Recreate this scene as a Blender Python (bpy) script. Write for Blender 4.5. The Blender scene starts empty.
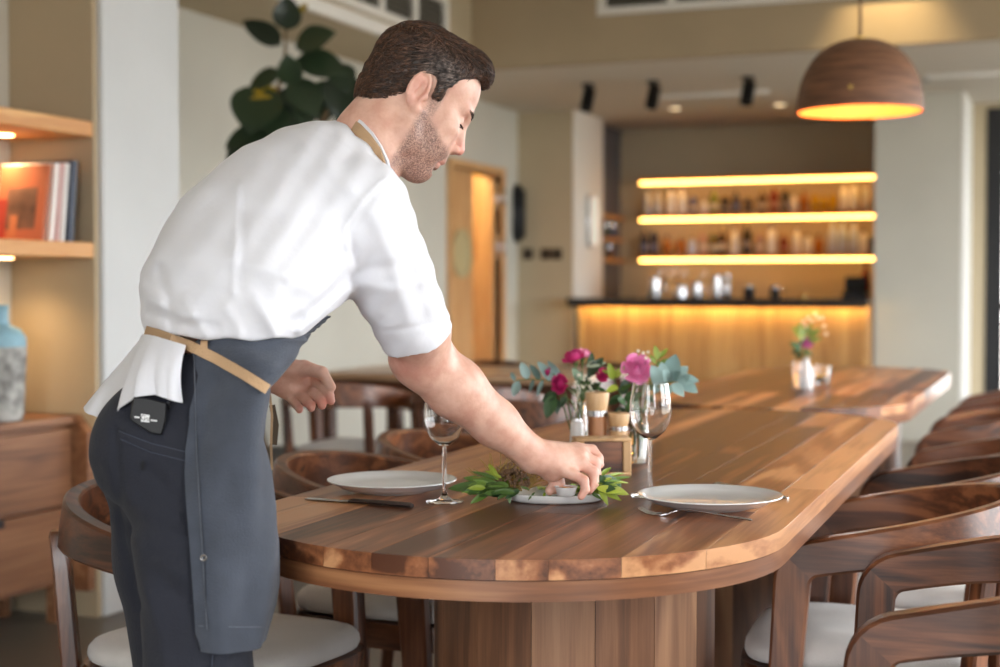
import bpy, bmesh, math, random
import numpy as np
from mathutils import Vector, Matrix
random.seed(7); np.random.seed(7)
PI = math.pi
SC = bpy.context.scene
COL = SC.collection

# ------------------------------------------------------------------ camera
F_PX = 1480.0; CAM_H = 1.15
YAW = math.radians(21.57); PITCH = math.radians(1.76)
cam_d = bpy.data.cameras.new('camera'); cam = bpy.data.objects.new('camera', cam_d); COL.objects.link(cam)
cam.location = (0, 0, CAM_H); cam.rotation_euler = (PI/2-PITCH, 0, YAW)
cam_d.sensor_width = 36.0; cam_d.lens = F_PX*36/1000.0
cam_d.dof.use_dof = True; cam_d.dof.focus_distance = 2.5; cam_d.dof.aperture_fstop = 2.8
cam_d.clip_start = 0.05; cam_d.clip_end = 200
SC.camera = cam
# ------------------------------------------------------------------ sky, exposure
SC.view_settings.view_transform = 'Standard'; SC.view_settings.look = 'None'
SC.view_settings.gamma = 1.0; SC.view_settings.use_curve_mapping = False
SC.view_settings.exposure = 0.38
world = bpy.data.worlds.new('sky'); SC.world = world; world.use_nodes = True
bgn = world.node_tree.nodes['Background']
bgn.inputs[0].default_value = (0.93, 0.965, 1.0, 1); bgn.inputs[1].default_value = 9.5
SC.cycles.max_bounces = 26; SC.cycles.diffuse_bounces = 5; SC.cycles.glossy_bounces = 6; SC.cycles.transmission_bounces = 24
SC.cycles.sample_clamp_indirect = 6.0
SC.cycles.caustics_refractive = False; SC.cycles.caustics_reflective = False
# window openings that the daylight enters through (right wall and the wall behind the camera)
WIN_R = [(-1.9, -0.2), (2.2, 4.0), (4.3, 6.1), (6.4, 8.2), (9.3, 11.9)]; WIN_RX = 2.3; WIN_Z = (0.25, 2.55)
WIN_B = [(-1.2, 0.6)]; WIN_BY = -2.3
def portal(loc, rot, sx, sy):
    d = bpy.data.lights.new('window_portal', 'AREA'); d.shape = 'RECTANGLE'; d.size = sx; d.size_y = sy
    o = bpy.data.objects.new('window_portal', d); COL.objects.link(o); o.location = loc; o.rotation_euler = rot
    d.cycles.is_portal = True
for a, b in WIN_R:
    portal((WIN_RX+0.03, (a+b)/2, sum(WIN_Z)/2), (0, PI/2, 0), WIN_Z[1]-WIN_Z[0], b-a)
for a, b in WIN_B:
    portal(((a+b)/2, WIN_BY-0.03, sum(WIN_Z)/2), (PI/2, 0, 0), b-a, WIN_Z[1]-WIN_Z[0])

# ------------------------------------------------------------------ pixel -> place helpers
cy_, sy_ = math.cos(YAW), math.sin(YAW); cp_, sp_ = math.cos(PITCH), math.sin(PITCH)
C_R = np.array([cy_, sy_, 0.0]); C_F = np.array([-sy_*cp_, cy_*cp_, -sp_]); C_U = np.array([-sy_*sp_, cy_*sp_, cp_])
C_O = np.array([0, 0, CAM_H])
def ray(px, py): return (px-500)/F_PX*C_R + (333.5-py)/F_PX*C_U + C_F
def onz(px, py, z): r = ray(px, py); return C_O + r*((z-CAM_H)/r[2])
def onx(px, py, x): r = ray(px, py); return C_O + r*(x/r[0])
def ony(px, py, y): r = ray(px, py); return C_O + r*(y/r[1])
def atd(px, py, d): return C_O + ray(px, py)*d
def dep(p): return float(np.dot(np.array(p)-C_O, C_F))

# ------------------------------------------------------------------ scene helpers
def tag(o, label=None, cat=None, group=None, kind=None):
    if label: o['label'] = label
    if cat: o['category'] = cat
    if group: o['group'] = group
    if kind: o['kind'] = kind
    return o
def thing(name, label, cat, loc=(0, 0, 0), rotz=0.0, group=None):
    o = bpy.data.objects.new(name, None); COL.objects.link(o); o.empty_display_size = 0.1
    o.location = loc; o.rotation_euler = (0, 0, rotz)
    return tag(o, label, cat, group)
def link(name, me, parent=None, loc=None):
    o = bpy.data.objects.new(name, me); COL.objects.link(o)
    if parent is not None: o.parent = parent
    if loc is not None: o.location = loc
    return o
def dup(root, loc=None, rotz=None, label=None, group=None):
    def cp(o, par):
        c = o.copy(); COL.objects.link(c)
        if par is not None: c.parent = par
        for ch in o.children: cp(ch, c)
        return c
    r = cp(root, None)
    if loc is not None: r.location = loc
    if rotz is not None: r.rotation_euler = (0, 0, rotz)
    if label: r['label'] = label
    if group: r['group'] = group
    return r

class MB:
    """collects shapes, builds one mesh"""
    def __init__(s): s.v = []; s.f = []
    def add(s, vs, fs):
        n = len(s.v); s.v += [tuple(map(float, q)) for q in vs]; s.f += [tuple(i+n for i in f) for f in fs]; return s
    def box(s, c, size, bev=0.0, rot=None):
        hx, hy, hz = size[0]/2, size[1]/2, size[2]/2
        if bev <= 0:
            vs = [(x*hx, y*hy, z*hz) for x in (-1, 1) for y in (-1, 1) for z in (-1, 1)]
            fs = [(0, 1, 3, 2), (4, 6, 7, 5), (0, 4, 5, 1), (2, 3, 7, 6), (0, 2, 6, 4), (1, 5, 7, 3)]
        else:
            b = min(bev, hx*.9, hy*.9, hz*.9); vs = []; fs = []; idx = {}
            for x in (-1, 1):
                for y in (-1, 1):
                    for z in (-1, 1):
                        for k in range(3):
                            p = [x*hx, y*hy, z*hz]
                            for j in range(3):
                                if j != k: p[j] -= (x, y, z)[j]*b
                            idx[(x, y, z, k)] = len(vs); vs.append(tuple(p))
            for k in range(3):
                a1, a2 = (k+1) % 3, (k+2) % 3
                for sgn in (-1, 1):
                    q = []
                    for (u, w) in ((-1, -1), (1, -1), (1, 1), (-1, 1)):
                        c3 = [0, 0, 0]; c3[k] = sgn; c3[a1] = u; c3[a2] = w; q.append(idx[(*c3, k)])
                    fs.append(tuple(q if sgn > 0 else q[::-1]))
                for u in (-1, 1):
                    for w in (-1, 1):
                        c0 = [0, 0, 0]; c1 = [0, 0, 0]; c0[k] = -1; c1[k] = 1; c0[a1] = c1[a1] = u; c0[a2] = c1[a2] = w
                        q = [idx[(*c0, a1)], idx[(*c1, a1)], idx[(*c1, a2)], idx[(*c0, a2)]]
                        fs.append(tuple(q if u*w > 0 else q[::-1]))
            for x in (-1, 1):
                for y in (-1, 1):
                    for z in (-1, 1):
                        q = [idx[(x, y, z, k)] for k in range(3)]
                        fs.append(tuple(q if x*y*z > 0 else q[::-1]))
        R = rot if rot is not None else Matrix.Identity(3)
        c = Vector(c)
        return s.add([R @ Vector(p) + c for p in vs], fs)
    def bx(s, x0, x1, y0, y1, z0, z1, bev=0.0):
        return s.box(((x0+x1)/2, (y0+y1)/2, (z0+z1)/2), (abs(x1-x0), abs(y1-y0), abs(z1-z0)), bev)
    def tube(s, pts, rad, n=8, cap=True):
        pts = [Vector(p) for p in pts]; m = len(pts)
        rads = [rad]*m if isinstance(rad, (int, float)) else list(rad)
        rings = []; prev = None
        for i in range(m):
            t = (pts[min(i+1, m-1)]-pts[max(i-1, 0)])
            t = t.normalized() if t.length > 1e-9 else Vector((0, 0, 1))
            if prev is None:
                a = Vector((0, 0, 1)) if abs(t.z) < .9 else Vector((1, 0, 0)); nrm = t.cross(a).normalized()
            else:
                nrm = (prev - t*prev.dot(t)); nrm = nrm.normalized() if nrm.length > 1e-6 else t.orthogonal().normalized()
            prev = nrm; bi = t.cross(nrm)
            rings.append([pts[i] + (nrm*math.cos(2*PI*k/n)+bi*math.sin(2*PI*k/n))*rads[i] for k in range(n)])
        return s.loft(rings, cap)
    def loft(s, rings, cap=True, closed=True):
        n = len(rings[0]); vs = [p for r in rings for p in r]; fs = []
        for i in range(len(rings)-1):
            for k in range(n if closed else n-1):
                a, b = i*n+k, i*n+(k+1) % n
                fs.append((a, b, b+n, a+n))
        if cap:
            fs.append(tuple(range(n))[::-1]); fs.append(tuple(range((len(rings)-1)*n, len(rings)*n)))
        return s.add(vs, fs)
    def lathe(s, prof, n=24, c=(0, 0, 0), axis=None, cap=True):
        rings = []
        M = Matrix.Identity(3)
        if axis is not None: M = Vector((0, 0, 1)).rotation_difference(Vector(axis).normalized()).to_matrix()
        c = Vector(c)
        for r, z in prof:
            rings.append([M @ Vector((max(r, 1e-5)*math.cos(2*PI*k/n), max(r, 1e-5)*math.sin(2*PI*k/n), z)) + c for k in range(n)])
        return s.loft(rings, cap)
    def prism(s, poly, z0, z1):
        n = len(poly); vs = [(x, y, z0) for x, y in poly]+[(x, y, z1) for x, y in poly]
        fs = [tuple(range(n))[::-1], tuple(range(n, 2*n))]+[(k, (k+1) % n, n+(k+1) % n, n+k) for k in range(n)]
        return s.add(vs, fs)
    def grid(s, fn, nu, nv, thick=0.0):
        P = [[Vector(fn(i/nu, j/nv)) for j in range(nv+1)] for i in range(nu+1)]
        vs = [p for r in P for p in r]; fs = []
        for i in range(nu):
            for j in range(nv):
                a = i*(nv+1)+j; fs.append((a, a+nv+1, a+nv+2, a+1))
        if thick:
            nr = []
            for i in range(nu+1):
                for j in range(nv+1):
                    du = P[min(i+1, nu)][j]-P[max(i-1, 0)][j]; dv = P[i][min(j+1, nv)]-P[i][max(j-1, 0)]
                    q = du.cross(dv); nr.append(q.normalized() if q.length > 1e-12 else Vector((0, 0, 1)))
            N = len(vs); vs = vs+[v-n_*thick for v, n_ in zip(vs, nr)]
            fs = fs+[tuple(N+k for k in f[::-1]) for f in fs]
            rim = [i*(nv+1) for i in range(nu+1)]+[nu*(nv+1)+j for j in range(1, nv+1)]+[i*(nv+1)+nv for i in range(nu-1, -1, -1)]+[j for j in range(nv-1, 0, -1)]
            for k in range(len(rim)):
                a, b = rim[k], rim[(k+1) % len(rim)]; fs.append((b, a, a+N, b+N))
        return s.add(vs, fs)
    def mesh(s, name, mat, smooth=40):
        me = bpy.data.meshes.new(name); me.from_pydata(s.v, [], s.f)
        bm = bmesh.new(); bm.from_mesh(me); bmesh.ops.recalc_face_normals(bm, faces=bm.faces); bm.to_mesh(me); bm.free()
        me.update()
        if mat: me.materials.append(mat)
        if smooth:
            me.polygons.foreach_set('use_smooth', [True]*len(me.polygons)); me.set_sharp_from_angle(angle=math.radians(smooth))
        return me
    def build(s, name, mat, parent=None, smooth=40, loc=None):
        return link(name, s.mesh(name, mat, smooth), parent, loc)

# ------------------------------------------------------------------ materials
def srgb(r, g, b):
    f = lambda c: (c/255/12.92) if c/255 <= .04045 else ((c/255+.055)/1.055)**2.4
    return (f(r), f(g), f(b), 1)
def nt(name):
    m = bpy.data.materials.new(name); m.use_nodes = True
    t = m.node_tree; p = t.nodes['Principled BSDF']; return m, t, p
def N(t, kind, **kw):
    n = t.nodes.new(kind)
    for k, v in kw.items(): setattr(n, k, v)
    return n
def simple(name, col, rough=.5, metal=0, bump=0, bscale=60, var=0.0, vscale=6, spec=.5, coat=0, trans=0, ior=1.45, sheen=0):
    m, t, p = nt(name)
    p.inputs['Base Color'].default_value = col; p.inputs['Roughness'].default_value = rough; p.inputs['Metallic'].default_value = metal
    p.inputs['Specular IOR Level'].default_value = spec; p.inputs['Coat Weight'].default_value = coat
    p.inputs['Transmission Weight'].default_value = trans; p.inputs['IOR'].default_value = ior
    p.inputs['Sheen Weight'].default_value = sheen
    tc = N(t, 'ShaderNodeTexCoord')
    if var:
        no = N(t, 'ShaderNodeTexNoise'); no.inputs['Scale'].default_value = vscale; no.inputs['Detail'].default_value = 5
        t.links.new(tc.outputs['Object'], no.inputs['Vector'])
        mp = N(t, 'ShaderNodeMapRange'); mp.inputs[1].default_value = .3; mp.inputs[2].default_value = .7; mp.inputs[3].default_value = 1-var; mp.inputs[4].default_value = 1+var
        t.links.new(no.outputs['Fac'], mp.inputs[0])
        mx = N(t, 'ShaderNodeVectorMath', operation='SCALE'); mx.inputs[0].default_value = col[:3]
        t.links.new(mp.outputs[0], mx.inputs['Scale']); t.links.new(mx.outputs[0], p.inputs['Base Color'])
    if bump:
        no = N(t, 'ShaderNodeTexNoise'); no.inputs['Scale'].default_value = bscale; no.inputs['Detail'].default_value = 4
        t.links.new(tc.outputs['Object'], no.inputs['Vector'])
        b = N(t, 'ShaderNodeBump'); b.inputs['Strength'].default_value = bump; b.inputs['Distance'].default_value = .01
        t.links.new(no.outputs['Fac'], b.inputs['Height']); t.links.new(b.outputs[0], p.inputs['Normal'])
    return m
def wood(name, cols, scale=(9, .7, 9), rough=.35, perobj=.5, bump=.05, coat=0.0, ring=3.0, streak=.5, ringamp=.14):
    """cols: dark, mid, light; grain along local Y unless scale says otherwise; each object gets its own tone and grain offset"""
    m, t, p = nt(name); L = t.links.new
    tc = N(t, 'ShaderNodeTexCoord'); oi = N(t, 'ShaderNodeObjectInfo')
    off = N(t, 'ShaderNodeVectorMath', operation='SCALE'); off.inputs[0].default_value = (13.7, 37.1, 23.3); L(oi.outputs['Random'], off.inputs['Scale'])
    ad = N(t, 'ShaderNodeVectorMath', operation='ADD'); L(tc.outputs['Object'], ad.inputs[0]); L(off.outputs[0], ad.inputs[1])
    mp = N(t, 'ShaderNodeMapping'); mp.inputs['Scale'].default_value = scale; L(ad.outputs[0], mp.inputs['Vector'])
    n1 = N(t, 'ShaderNodeTexNoise'); n1.inputs['Scale'].default_value = 1.0; n1.inputs['Detail'].default_value = 3; n1.inputs['Distortion'].default_value = .6; L(mp.outputs[0], n1.inputs['Vector'])
    mu = N(t, 'ShaderNodeMath', operation='MULTIPLY'); mu.inputs[1].default_value = ring*6.283; L(n1.outputs['Fac'], mu.inputs[0])
    si = N(t, 'ShaderNodeMath', operation='SINE'); L(mu.outputs[0], si.inputs[0])
    mp2 = N(t, 'ShaderNodeMapping'); mp2.inputs['Scale'].default_value = tuple(q*10 if q > max(scale)*.5 else q*3 for q in scale); L(ad.outputs[0], mp2.inputs['Vector'])
    n2 = N(t, 'ShaderNodeTexNoise'); n2.inputs['Scale'].default_value = 1.0; n2.inputs['Detail'].default_value = 6; n2.inputs['Roughness'].default_value = .7; L(mp2.outputs[0], n2.inputs['Vector'])
    m1 = N(t, 'ShaderNodeMath', operation='MULTIPLY_ADD'); L(si.outputs[0], m1.inputs[0]); m1.inputs[1].default_value = ringamp; L(n1.outputs['Fac'], m1.inputs[2])
    m2 = N(t, 'ShaderNodeMath', operation='MULTIPLY_ADD'); L(n2.outputs['Fac'], m2.inputs[0]); m2.inputs[1].default_value = streak; L(m1.outputs[0], m2.inputs[2])
    m3 = N(t, 'ShaderNodeMath', operation='MULTIPLY_ADD'); L(oi.outputs['Random'], m3.inputs[0]); m3.inputs[1].default_value = perobj; L(m2.outputs[0], m3.inputs[2])
    m4 = N(t, 'ShaderNodeMath', operation='SUBTRACT'); L(m3.outputs[0], m4.inputs[0]); m4.inputs[1].default_value = perobj*.5+streak*.5
    cr = N(t, 'ShaderNodeValToRGB'); cr.color_ramp.elements[0].position = .22; cr.color_ramp.elements[0].color = cols[0]
    cr.color_ramp.elements[1].position = .8; cr.color_ramp.elements[1].color = cols[2]
    e = cr.color_ramp.elements.new(.5); e.color = cols[1]
    L(m4.outputs[0], cr.inputs[0]); L(cr.outputs[0], p.inputs['Base Color'])
    p.inputs['Roughness'].default_value = rough; p.inputs['Coat Weight'].default_value = coat; p.inputs['Coat Roughness'].default_value = .25
    b = N(t, 'ShaderNodeBump'); b.inputs['Strength'].default_value = bump; b.inputs['Distance'].default_value = .004
    L(n2.outputs['Fac'], b.inputs['Height']); L(b.outputs[0], p.inputs['Normal'])
    return m
def emit(name, col, s):
    m, t, p = nt(name); p.inputs['Base Color'].default_value = col
    p.inputs['Emission Color'].default_value = col; p.inputs['Emission Strength'].default_value = s; return m
def glassy(name, col=(1, 1, 1, 1), rough=0.0, ior=1.45):
    return simple(name, col, rough, trans=1.0, ior=ior)

M = {}
M['plaster'] = simple('greige_plaster', srgb(196, 190, 176), .9, bump=.08, bscale=25, var=.035, vscale=2.5)
M['plaster_cool'] = simple('pale_grey_plaster', srgb(201, 202, 201), .9, bump=.08, bscale=25, var=.03, vscale=2.5)
M['plaster_warm'] = simple('tan_plaster', srgb(176, 158, 130), .9, bump=.08, bscale=25, var=.04, vscale=2)
M['plaster_tan'] = simple('beige_plaster', srgb(190, 175, 147), .9, bump=.08, bscale=25, var=.04, vscale=2)
M['plaster_green'] = simple('sage_grey_plaster', srgb(202, 199, 187), .9, bump=.08, bscale=25, var=.04, vscale=2)
M['bluegrey'] = simple('blue_grey_panel', srgb(112, 112, 118), .7, var=.12, vscale=3)
M['ceil'] = simple('ceiling_paint', srgb(206, 198, 184), .95)
M['white'] = simple('white_paint', srgb(236, 233, 226), .6)
M['concrete'] = simple('polished_concrete', srgb(112, 106, 98), .35, var=.18, vscale=1.3, bump=.03)
M['dark_floor'] = M['concrete']
M['black'] = simple('black_paint', srgb(24, 24, 26), .45)
M['blackmetal'] = simple('black_metal', srgb(20, 20, 22), .35, metal=.3)
M['steel'] = simple('stainless_steel', srgb(205, 205, 208), .22, metal=1)
M['brass'] = simple('brushed_brass', srgb(200, 165, 95), .35, metal=1)
W_D, W_M, W_L = srgb(86, 48, 29), srgb(153, 95, 60), srgb(208, 152, 106)
M['walnut'] = wood('walnut_plank', (W_D, W_M, W_L), (9, .8, 9), .36, perobj=.72, coat=.08, ring=3.5, ringamp=.16, streak=.6)
M['walnut_v'] = wood('walnut_stave', (srgb(70, 44, 30), srgb(122, 82, 56), srgb(164, 120, 86)), (9, 9, .8), .45, perobj=.45)
M['walnut_x'] = wood('walnut_band', (srgb(84, 50, 32), srgb(132, 84, 54), srgb(172, 120, 80)), (1.2, 1.2, 14), .38, perobj=.1, coat=.1)
M['chair_wood'] = wood('chair_walnut', (srgb(46, 25, 15), srgb(94, 54, 33), srgb(140, 88, 56)), (1.5, 14, 14), .34, perobj=.22, coat=.15, ringamp=.2, streak=.6)
M['chair_leg'] = wood('chair_leg_walnut', (srgb(46, 25, 15), srgb(94, 54, 33), srgb(140, 88, 56)), (14, 14, 1.5), .34, perobj=.22, coat=.15, ringamp=.2, streak=.6)
M['cushion'] = simple('light_grey_weave', srgb(205, 200, 196), .9, bump=.25, bscale=300, var=.07, vscale=9, sheen=.3)
M['cab_wood'] = wood('sideboard_walnut', (srgb(86, 52, 34), srgb(136, 92, 62), srgb(172, 124, 88)), (10, .8, 10), .45, perobj=.15)
M['shelf_wood'] = wood('oak_shelf', (srgb(170, 110, 58), srgb(203, 143, 82), srgb(224, 172, 110)), (12, 1, 12), .5, perobj=.1)
M['slat_wood'] = wood('oak_slat', (srgb(164, 116, 66), srgb(194, 148, 92), srgb(214, 172, 114)), (14, 14, 1), .5, perobj=.35)
M['door_wood'] = wood('oak_door', (srgb(176, 126, 78), srgb(204, 158, 108), srgb(222, 182, 134)), (12, 12, 1), .5, perobj=.1)
M['glass'] = glassy('clear_glass')
M['ceramic'] = simple('white_ceramic', srgb(226, 225, 222), .18, coat=.4)
M['led'] = emit('warm_led', srgb(255, 194, 98), 8.5)
M['led_hidden'] = emit('warm_led_strip', srgb(255, 212, 126), 34.0)
M['led_soft'] = emit('warm_led_soft', srgb(255, 190, 96), 6.0)
# ================================================================== the room
def struct(name, mb, mat, parent=None, smooth=30, label=None):
    o = mb.build(name, mat, parent, smooth)
    if parent is None: o['kind'] = 'structure'
    if label: o['label'] = label
    return o
ZC, ZL = 3.4, 2.6           # high ceiling, lower ceiling over the bar
XL = -4.37                  # far left wall
XC, YC0, YC1 = -3.172, 4.28, 4.75   # column
XN = -3.55                  # niche back
YS = 9.1                    # soffit face
YB = 11.45                  # wall face beside the bar
struct('floor', MB().bx(-7, 2.5, -2.5, 14.5, -.12, 0), M['concrete'], label='dark polished concrete floor')
struct('ground_terrace', MB().bx(-40, 60, -60, 60, -.3, -.14), simple('terrace_stone', srgb(170, 166, 158), .9), label='pale paved terrace outside the glazing')
struct('ceiling', MB().bx(-7, 2.5, -2.5, YS+.1, ZC, ZC+.15), M['ceil'], label='high painted ceiling')
struct('ceiling_lower', MB().bx(-7, 2.5, YS+.1, 14.5, ZL, ZL+.15), M['ceil'], label='lower painted ceiling over the bar')
struct('wall_soffit', MB().bx(-7, 2.5, YS, YS+.1, ZL, ZC), M['plaster_warm'], label='tan drop wall above the bar end of the room')
struct('wall_bulkhead', MB().bx(XL, -3.8, YC1, YS, ZL, ZC), M['plaster_tan'], label='bulkhead box running along the left wall')
DY0, DY1, DZ = 10.04, 11.05, 2.05
wl = MB().bx(XL-.12, XL, YC1, DY0, 0, ZC).bx(XL-.12, XL, DY1, 12.3, 0, ZL).bx(XL-.12, XL, DY0, DY1, DZ, ZL)
struct('wall_left', wl, M['plaster_green'], label='long grey plaster wall on the left')
struct('column_left', MB().bx(-4.5, XC, YC0, YC1, 0, ZC, .006), M['plaster_cool'], label='square pale grey plaster column')
struct('wall_niche', MB().bx(XN-.12, XN, -2.5, YC0, 0, ZC), M['plaster'], label='plaster wall behind the oak shelves')
struct('wall_niche_return', MB().bx(XN, XC-.02, YC0-.025, YC0-.001, 0, ZC), M['plaster_warm'], label='tan end wall of the shelf niche')
# bar alcove
struct('wall_bar_left', MB().bx(-4.5, -3.89, YB, 12.2, 0, ZL), M['plaster_tan'], label='beige wall block left of the bar')
struct('wall_bar_left_face', MB().bx(-3.89, -3.87, YB, 12.2, 0, ZL), M['white'], label='white side of the wall block by the bar')
struct('wall_bar_side', MB().bx(-4.2, -4.0, 12.2, 13.2, 0, ZL), M['bluegrey'], label='blue grey side wall of the bar alcove')
struct('wall_bar_back', MB().bx(-4.2, -1.3, 13.15, 13.3, 0, ZL), M['plaster_tan'], label='beige back wall of the bar alcove')
PX0, PX1 = -1.49, -.861
struct('wall_bar_right', MB().bx(PX0, PX1, YB, 13.2, 0, ZL, .004), M['plaster_green'], label='wide grey pillar right of the bar')
struct('trim_1', MB().bx(PX1+.001, PX1+.02, YB, 12.25, 0, ZL), M['white'], label='white corner lining of the grey pillar')
GX = -.733
struct('wall_back_right', MB().bx(PX1, GX, 12.25, 12.4, 0, ZL), M['plaster_tan'], label='narrow beige wall beside the glazed door')
struct('wall_back_lintel', MB().bx(GX, 2.5, 12.25, 12.4, 2.56, ZL), M['plaster_tan'])
gl = thing('window_1', 'tall glazed panel in a black frame at the right edge', 'window', (GX, 12.28, 0)); gl['kind'] = 'structure'; del gl['category']
for x0, x1 in ((0, .13), (.95, 1.02), (1.95, 2.02), (2.95, 3.02)):
    MB().bx(x0, x1, -.04, .04, 0, 2.56).build('frame_post', M['black'], gl)
for z0, z1 in ((0, .07), (2.49, 2.56), (.98, 1.03)):
    MB().bx(0, 3.02, -.035, .035, z0, z1).build('frame_rail', M['black'], gl)
for x0, x9 in ((.13, .95), (1.02, 1.95), (2.02, 2.95)):
    MB().bx(x0, x9, -.005, .005, .07, 2.49).build('pane', M['glass'], gl)
# right wall and wall behind the camera, with the big windows
def holed(axis, pos, a, b, holes, z0, z1):
    mb = MB()
    def B(s0, s1, q0, q1):
        if s1-s0 < 1e-4: return
        if axis == 'x': mb.bx(pos, pos+.15, s0, s1, q0, q1)
        else: mb.bx(s0, s1, pos-.15, pos, q0, q1)
    c = a
    for h0, h1 in holes:
        B(c, h0, 0, ZC); B(h0, h1, 0, z0); B(h0, h1, z1, ZC); c = h1
    B(c, b, 0, ZC); return mb
struct('wall_right', holed('x', WIN_RX, -2.5, 12.4, WIN_R, *WIN_Z), M['plaster'], label='right wall with a row of large windows')
struct('wall_rear', holed('y', WIN_BY, -3.7, 2.5, WIN_B, *WIN_Z), M['plaster'], label='rear wall with large windows')
k = 2
for a, b in WIN_R:
    w = thing('window_%d' % k, 'tall black framed window in the right wall', None, (WIN_RX+.06, (a+b)/2, WIN_Z[0])); w['kind'] = 'structure'; k += 1
    h = WIN_Z[1]-WIN_Z[0]; fr = MB().bx(-.03, .03, -(b-a)/2, (b-a)/2, 0, .05).bx(-.03, .03, -(b-a)/2, (b-a)/2, h-.05, h)
    for y in (-(b-a)/2+.025, 0, (b-a)/2-.025): fr.bx(-.03, .03, y-.025, y+.025, .05, h-.05)
    fr.build('window_frame', M['black'], w)
for a, b in WIN_B:
    w = thing('window_%d' % k, 'tall black framed window in the rear wall', None, ((a+b)/2, WIN_BY-.06, WIN_Z[0])); w['kind'] = 'structure'; k += 1
    h = WIN_Z[1]-WIN_Z[0]; fr = MB().bx(-(b-a)/2, (b-a)/2, -.03, .03, 0, .05).bx(-(b-a)/2, (b-a)/2, -.03, .03, h-.05, h)
    for y in (-(b-a)/2+.025, 0, (b-a)/2-.025): fr.bx(y-.025, y+.025, -.03, .03, .05, h-.05)
    fr.build('window_frame', M['black'], w)

# ---- service doorway in the left wall
dr = thing('door_1', 'oak double doorway with one leaf open', None, (XL, (DY0+DY1)/2, 0)); dr['kind'] = 'structure'
hw = (DY1-DY0)/2
fr = MB().bx(-.13, .03, -hw-.06, -hw, 0, DZ+.06, .004).bx(-.13, .03, hw, hw+.06, 0, DZ+.06, .004).bx(-.13, .03, -hw, hw, DZ, DZ+.06, .004)
fr.build('door_frame', M['door_wood'], dr)
MB().bx(-.06, -.02, -hw+.004, 0, .01, DZ-.005, .003).build('closed_leaf', M['door_wood'], dr)
lf = MB().bx(-.58, -.03, hw-.075, hw-.035, .01, DZ-.005, .003).build('open_leaf', M['door_wood'], dr)
pt = MB().lathe([(.0, 0), (.17, 0), (.185, .012), (.185, .02), (.165, .022), (.16, .012), (.0, .012)], 32, (-.02, -hw*.5, 1.41), (1, 0, 0)).build('porthole_plate', simple('frosted_porthole', srgb(178, 168, 128), .35), dr)
for z in (1.88, 1.48, .35):
    MB().bx(-.028, -.006, hw-.03, hw-.002, z-.11, z+.11, .003).bx(.003, .0335, hw+.005, hw+.05, z-.07, z+.07, .003).build('hinge', M['steel'], dr)
struct('wall_corridor', MB().bx(-5.6, -5.5, 9.4, 12, 0, 2.6).bx(-5.5, XL-.13, 9.35, 9.45, 0, 2.6).bx(-5.5, XL-.13, 11.9, 12, 0, 2.6).bx(-5.5, XL-.13, 9.45, 11.9, 2.5, 2.6), simple('ochre_wall', srgb(206, 170, 76), .8), label='ochre corridor wall beyond the open door')
ld = bpy.data.lights.new('corridor_lamp', 'POINT'); ld.energy = 40; ld.color = (1, .84, .5); ld.shadow_soft_size = .1
lo = bpy.data.objects.new('corridor_lamp', ld); COL.objects.link(lo); lo.location = (-4.95, 10.6, 2.3)

# ---- air vents
def vent(name, label, loc, rotz, n, w, h, gap=.06):
    t = thing(name, label, 'vent', loc, rotz)          # local: face looks along -Y, length along X
    W = n*w+(n+1)*gap
    fr = MB().bx(0, W, -.03, 0, 0, gap*.8, .004).bx(0, W, -.03, 0, h+gap*.8, h+gap*1.6, .004)
    for i in range(n+1): fr.bx(i*(w+gap), i*(w+gap)+gap, -.03, 0, gap*.8, h+gap*.8, .003)
    fr.build('frame', M['white'], t)
    MB().bx(gap, W-gap, -.004, 0, gap*.8, h+gap*.8).build('backing', simple(name+'_back', srgb(78, 74, 66), .8), t)
    for i in range(n):
        lv = MB(); x0 = gap+i*(w+gap)
        k = 0
        while .02+k*.028 < h:
            z = gap*.8+.012+k*.028
            lv.box((x0+w/2, -.016, z), (w, .02, .004), 0, Matrix.Rotation(.6, 3, 'X')); k += 1
        lv.build('louver_bank', simple(name+'_slat', srgb(120, 114, 102), .7), t)
    return t
p0 = ony(598, 17, YS)
vent('air_vent', 'long white framed louvre vent high on the tan drop wall', (p0[0], YS-.001, p0[2]+.005), 0, 6, .40, .22)
q0 = onx(306, 8, -3.8)
# bulkhead vent on the +X face: rotate so that local -Y looks along +X
vent('air_vent', 'white framed louvre vent in the bulkhead over the plant', (-3.799, 6.3, ZL+.1), PI/2, 5, .40, .2)
rail = MB().bx(-3.8, -3.765, 6.1, YS-.02, ZL+.0, ZL+.075, .006).build('cornice_rail', M['white']); tag(rail, 'white rail along the lower edge of the bulkhead', 'rail')

# ---- bar counter
BX0, BX1, BYF = -3.80, PX0-.01, 11.32
bar = thing('bar_counter', 'oak slatted bar counter with a dark stone top and glowing underside', 'bar', ((BX0+BX1)/2, 11.55, 0))
cx = (BX0+BX1)/2
MB().bx(BX0-cx-.06, BX1-cx, BYF-.12-11.55, 12.0-11.55, 1.03, 1.07, .005).build('stone_top', simple('dark_stone', srgb(38, 33, 32), .25, var=.2), bar)
MB().bx(BX0-cx, BX1-cx, BYF+.03-11.55, BYF+.1-11.55, 0, 1.03).build('front_board', M['slat_wood'], bar)
ns = 44; pw = (BX1-BX0)/ns
sl_me = MB().box((0, 0, .5), (pw*.8, .03, .99), .004).mesh('slat', M['slat_wood'])
for i in range(ns):
    link('slat', sl_me, bar, (BX0-cx+pw*(i+.5), BYF+.016-11.55, 0))
MB().bx(BX0-cx+.02, BX1-cx-.02, BYF-.075-11.55, BYF-.055-11.55, 1.018, 1.0295).build('led_strip', M['led_hidden'], bar)
MB().bx(BX0-cx-.05, BX1-cx, BYF-.112-11.55, BYF-.09-11.55, 1.0, 1.0298, .002).build('nosing', M['black'], bar)
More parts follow.
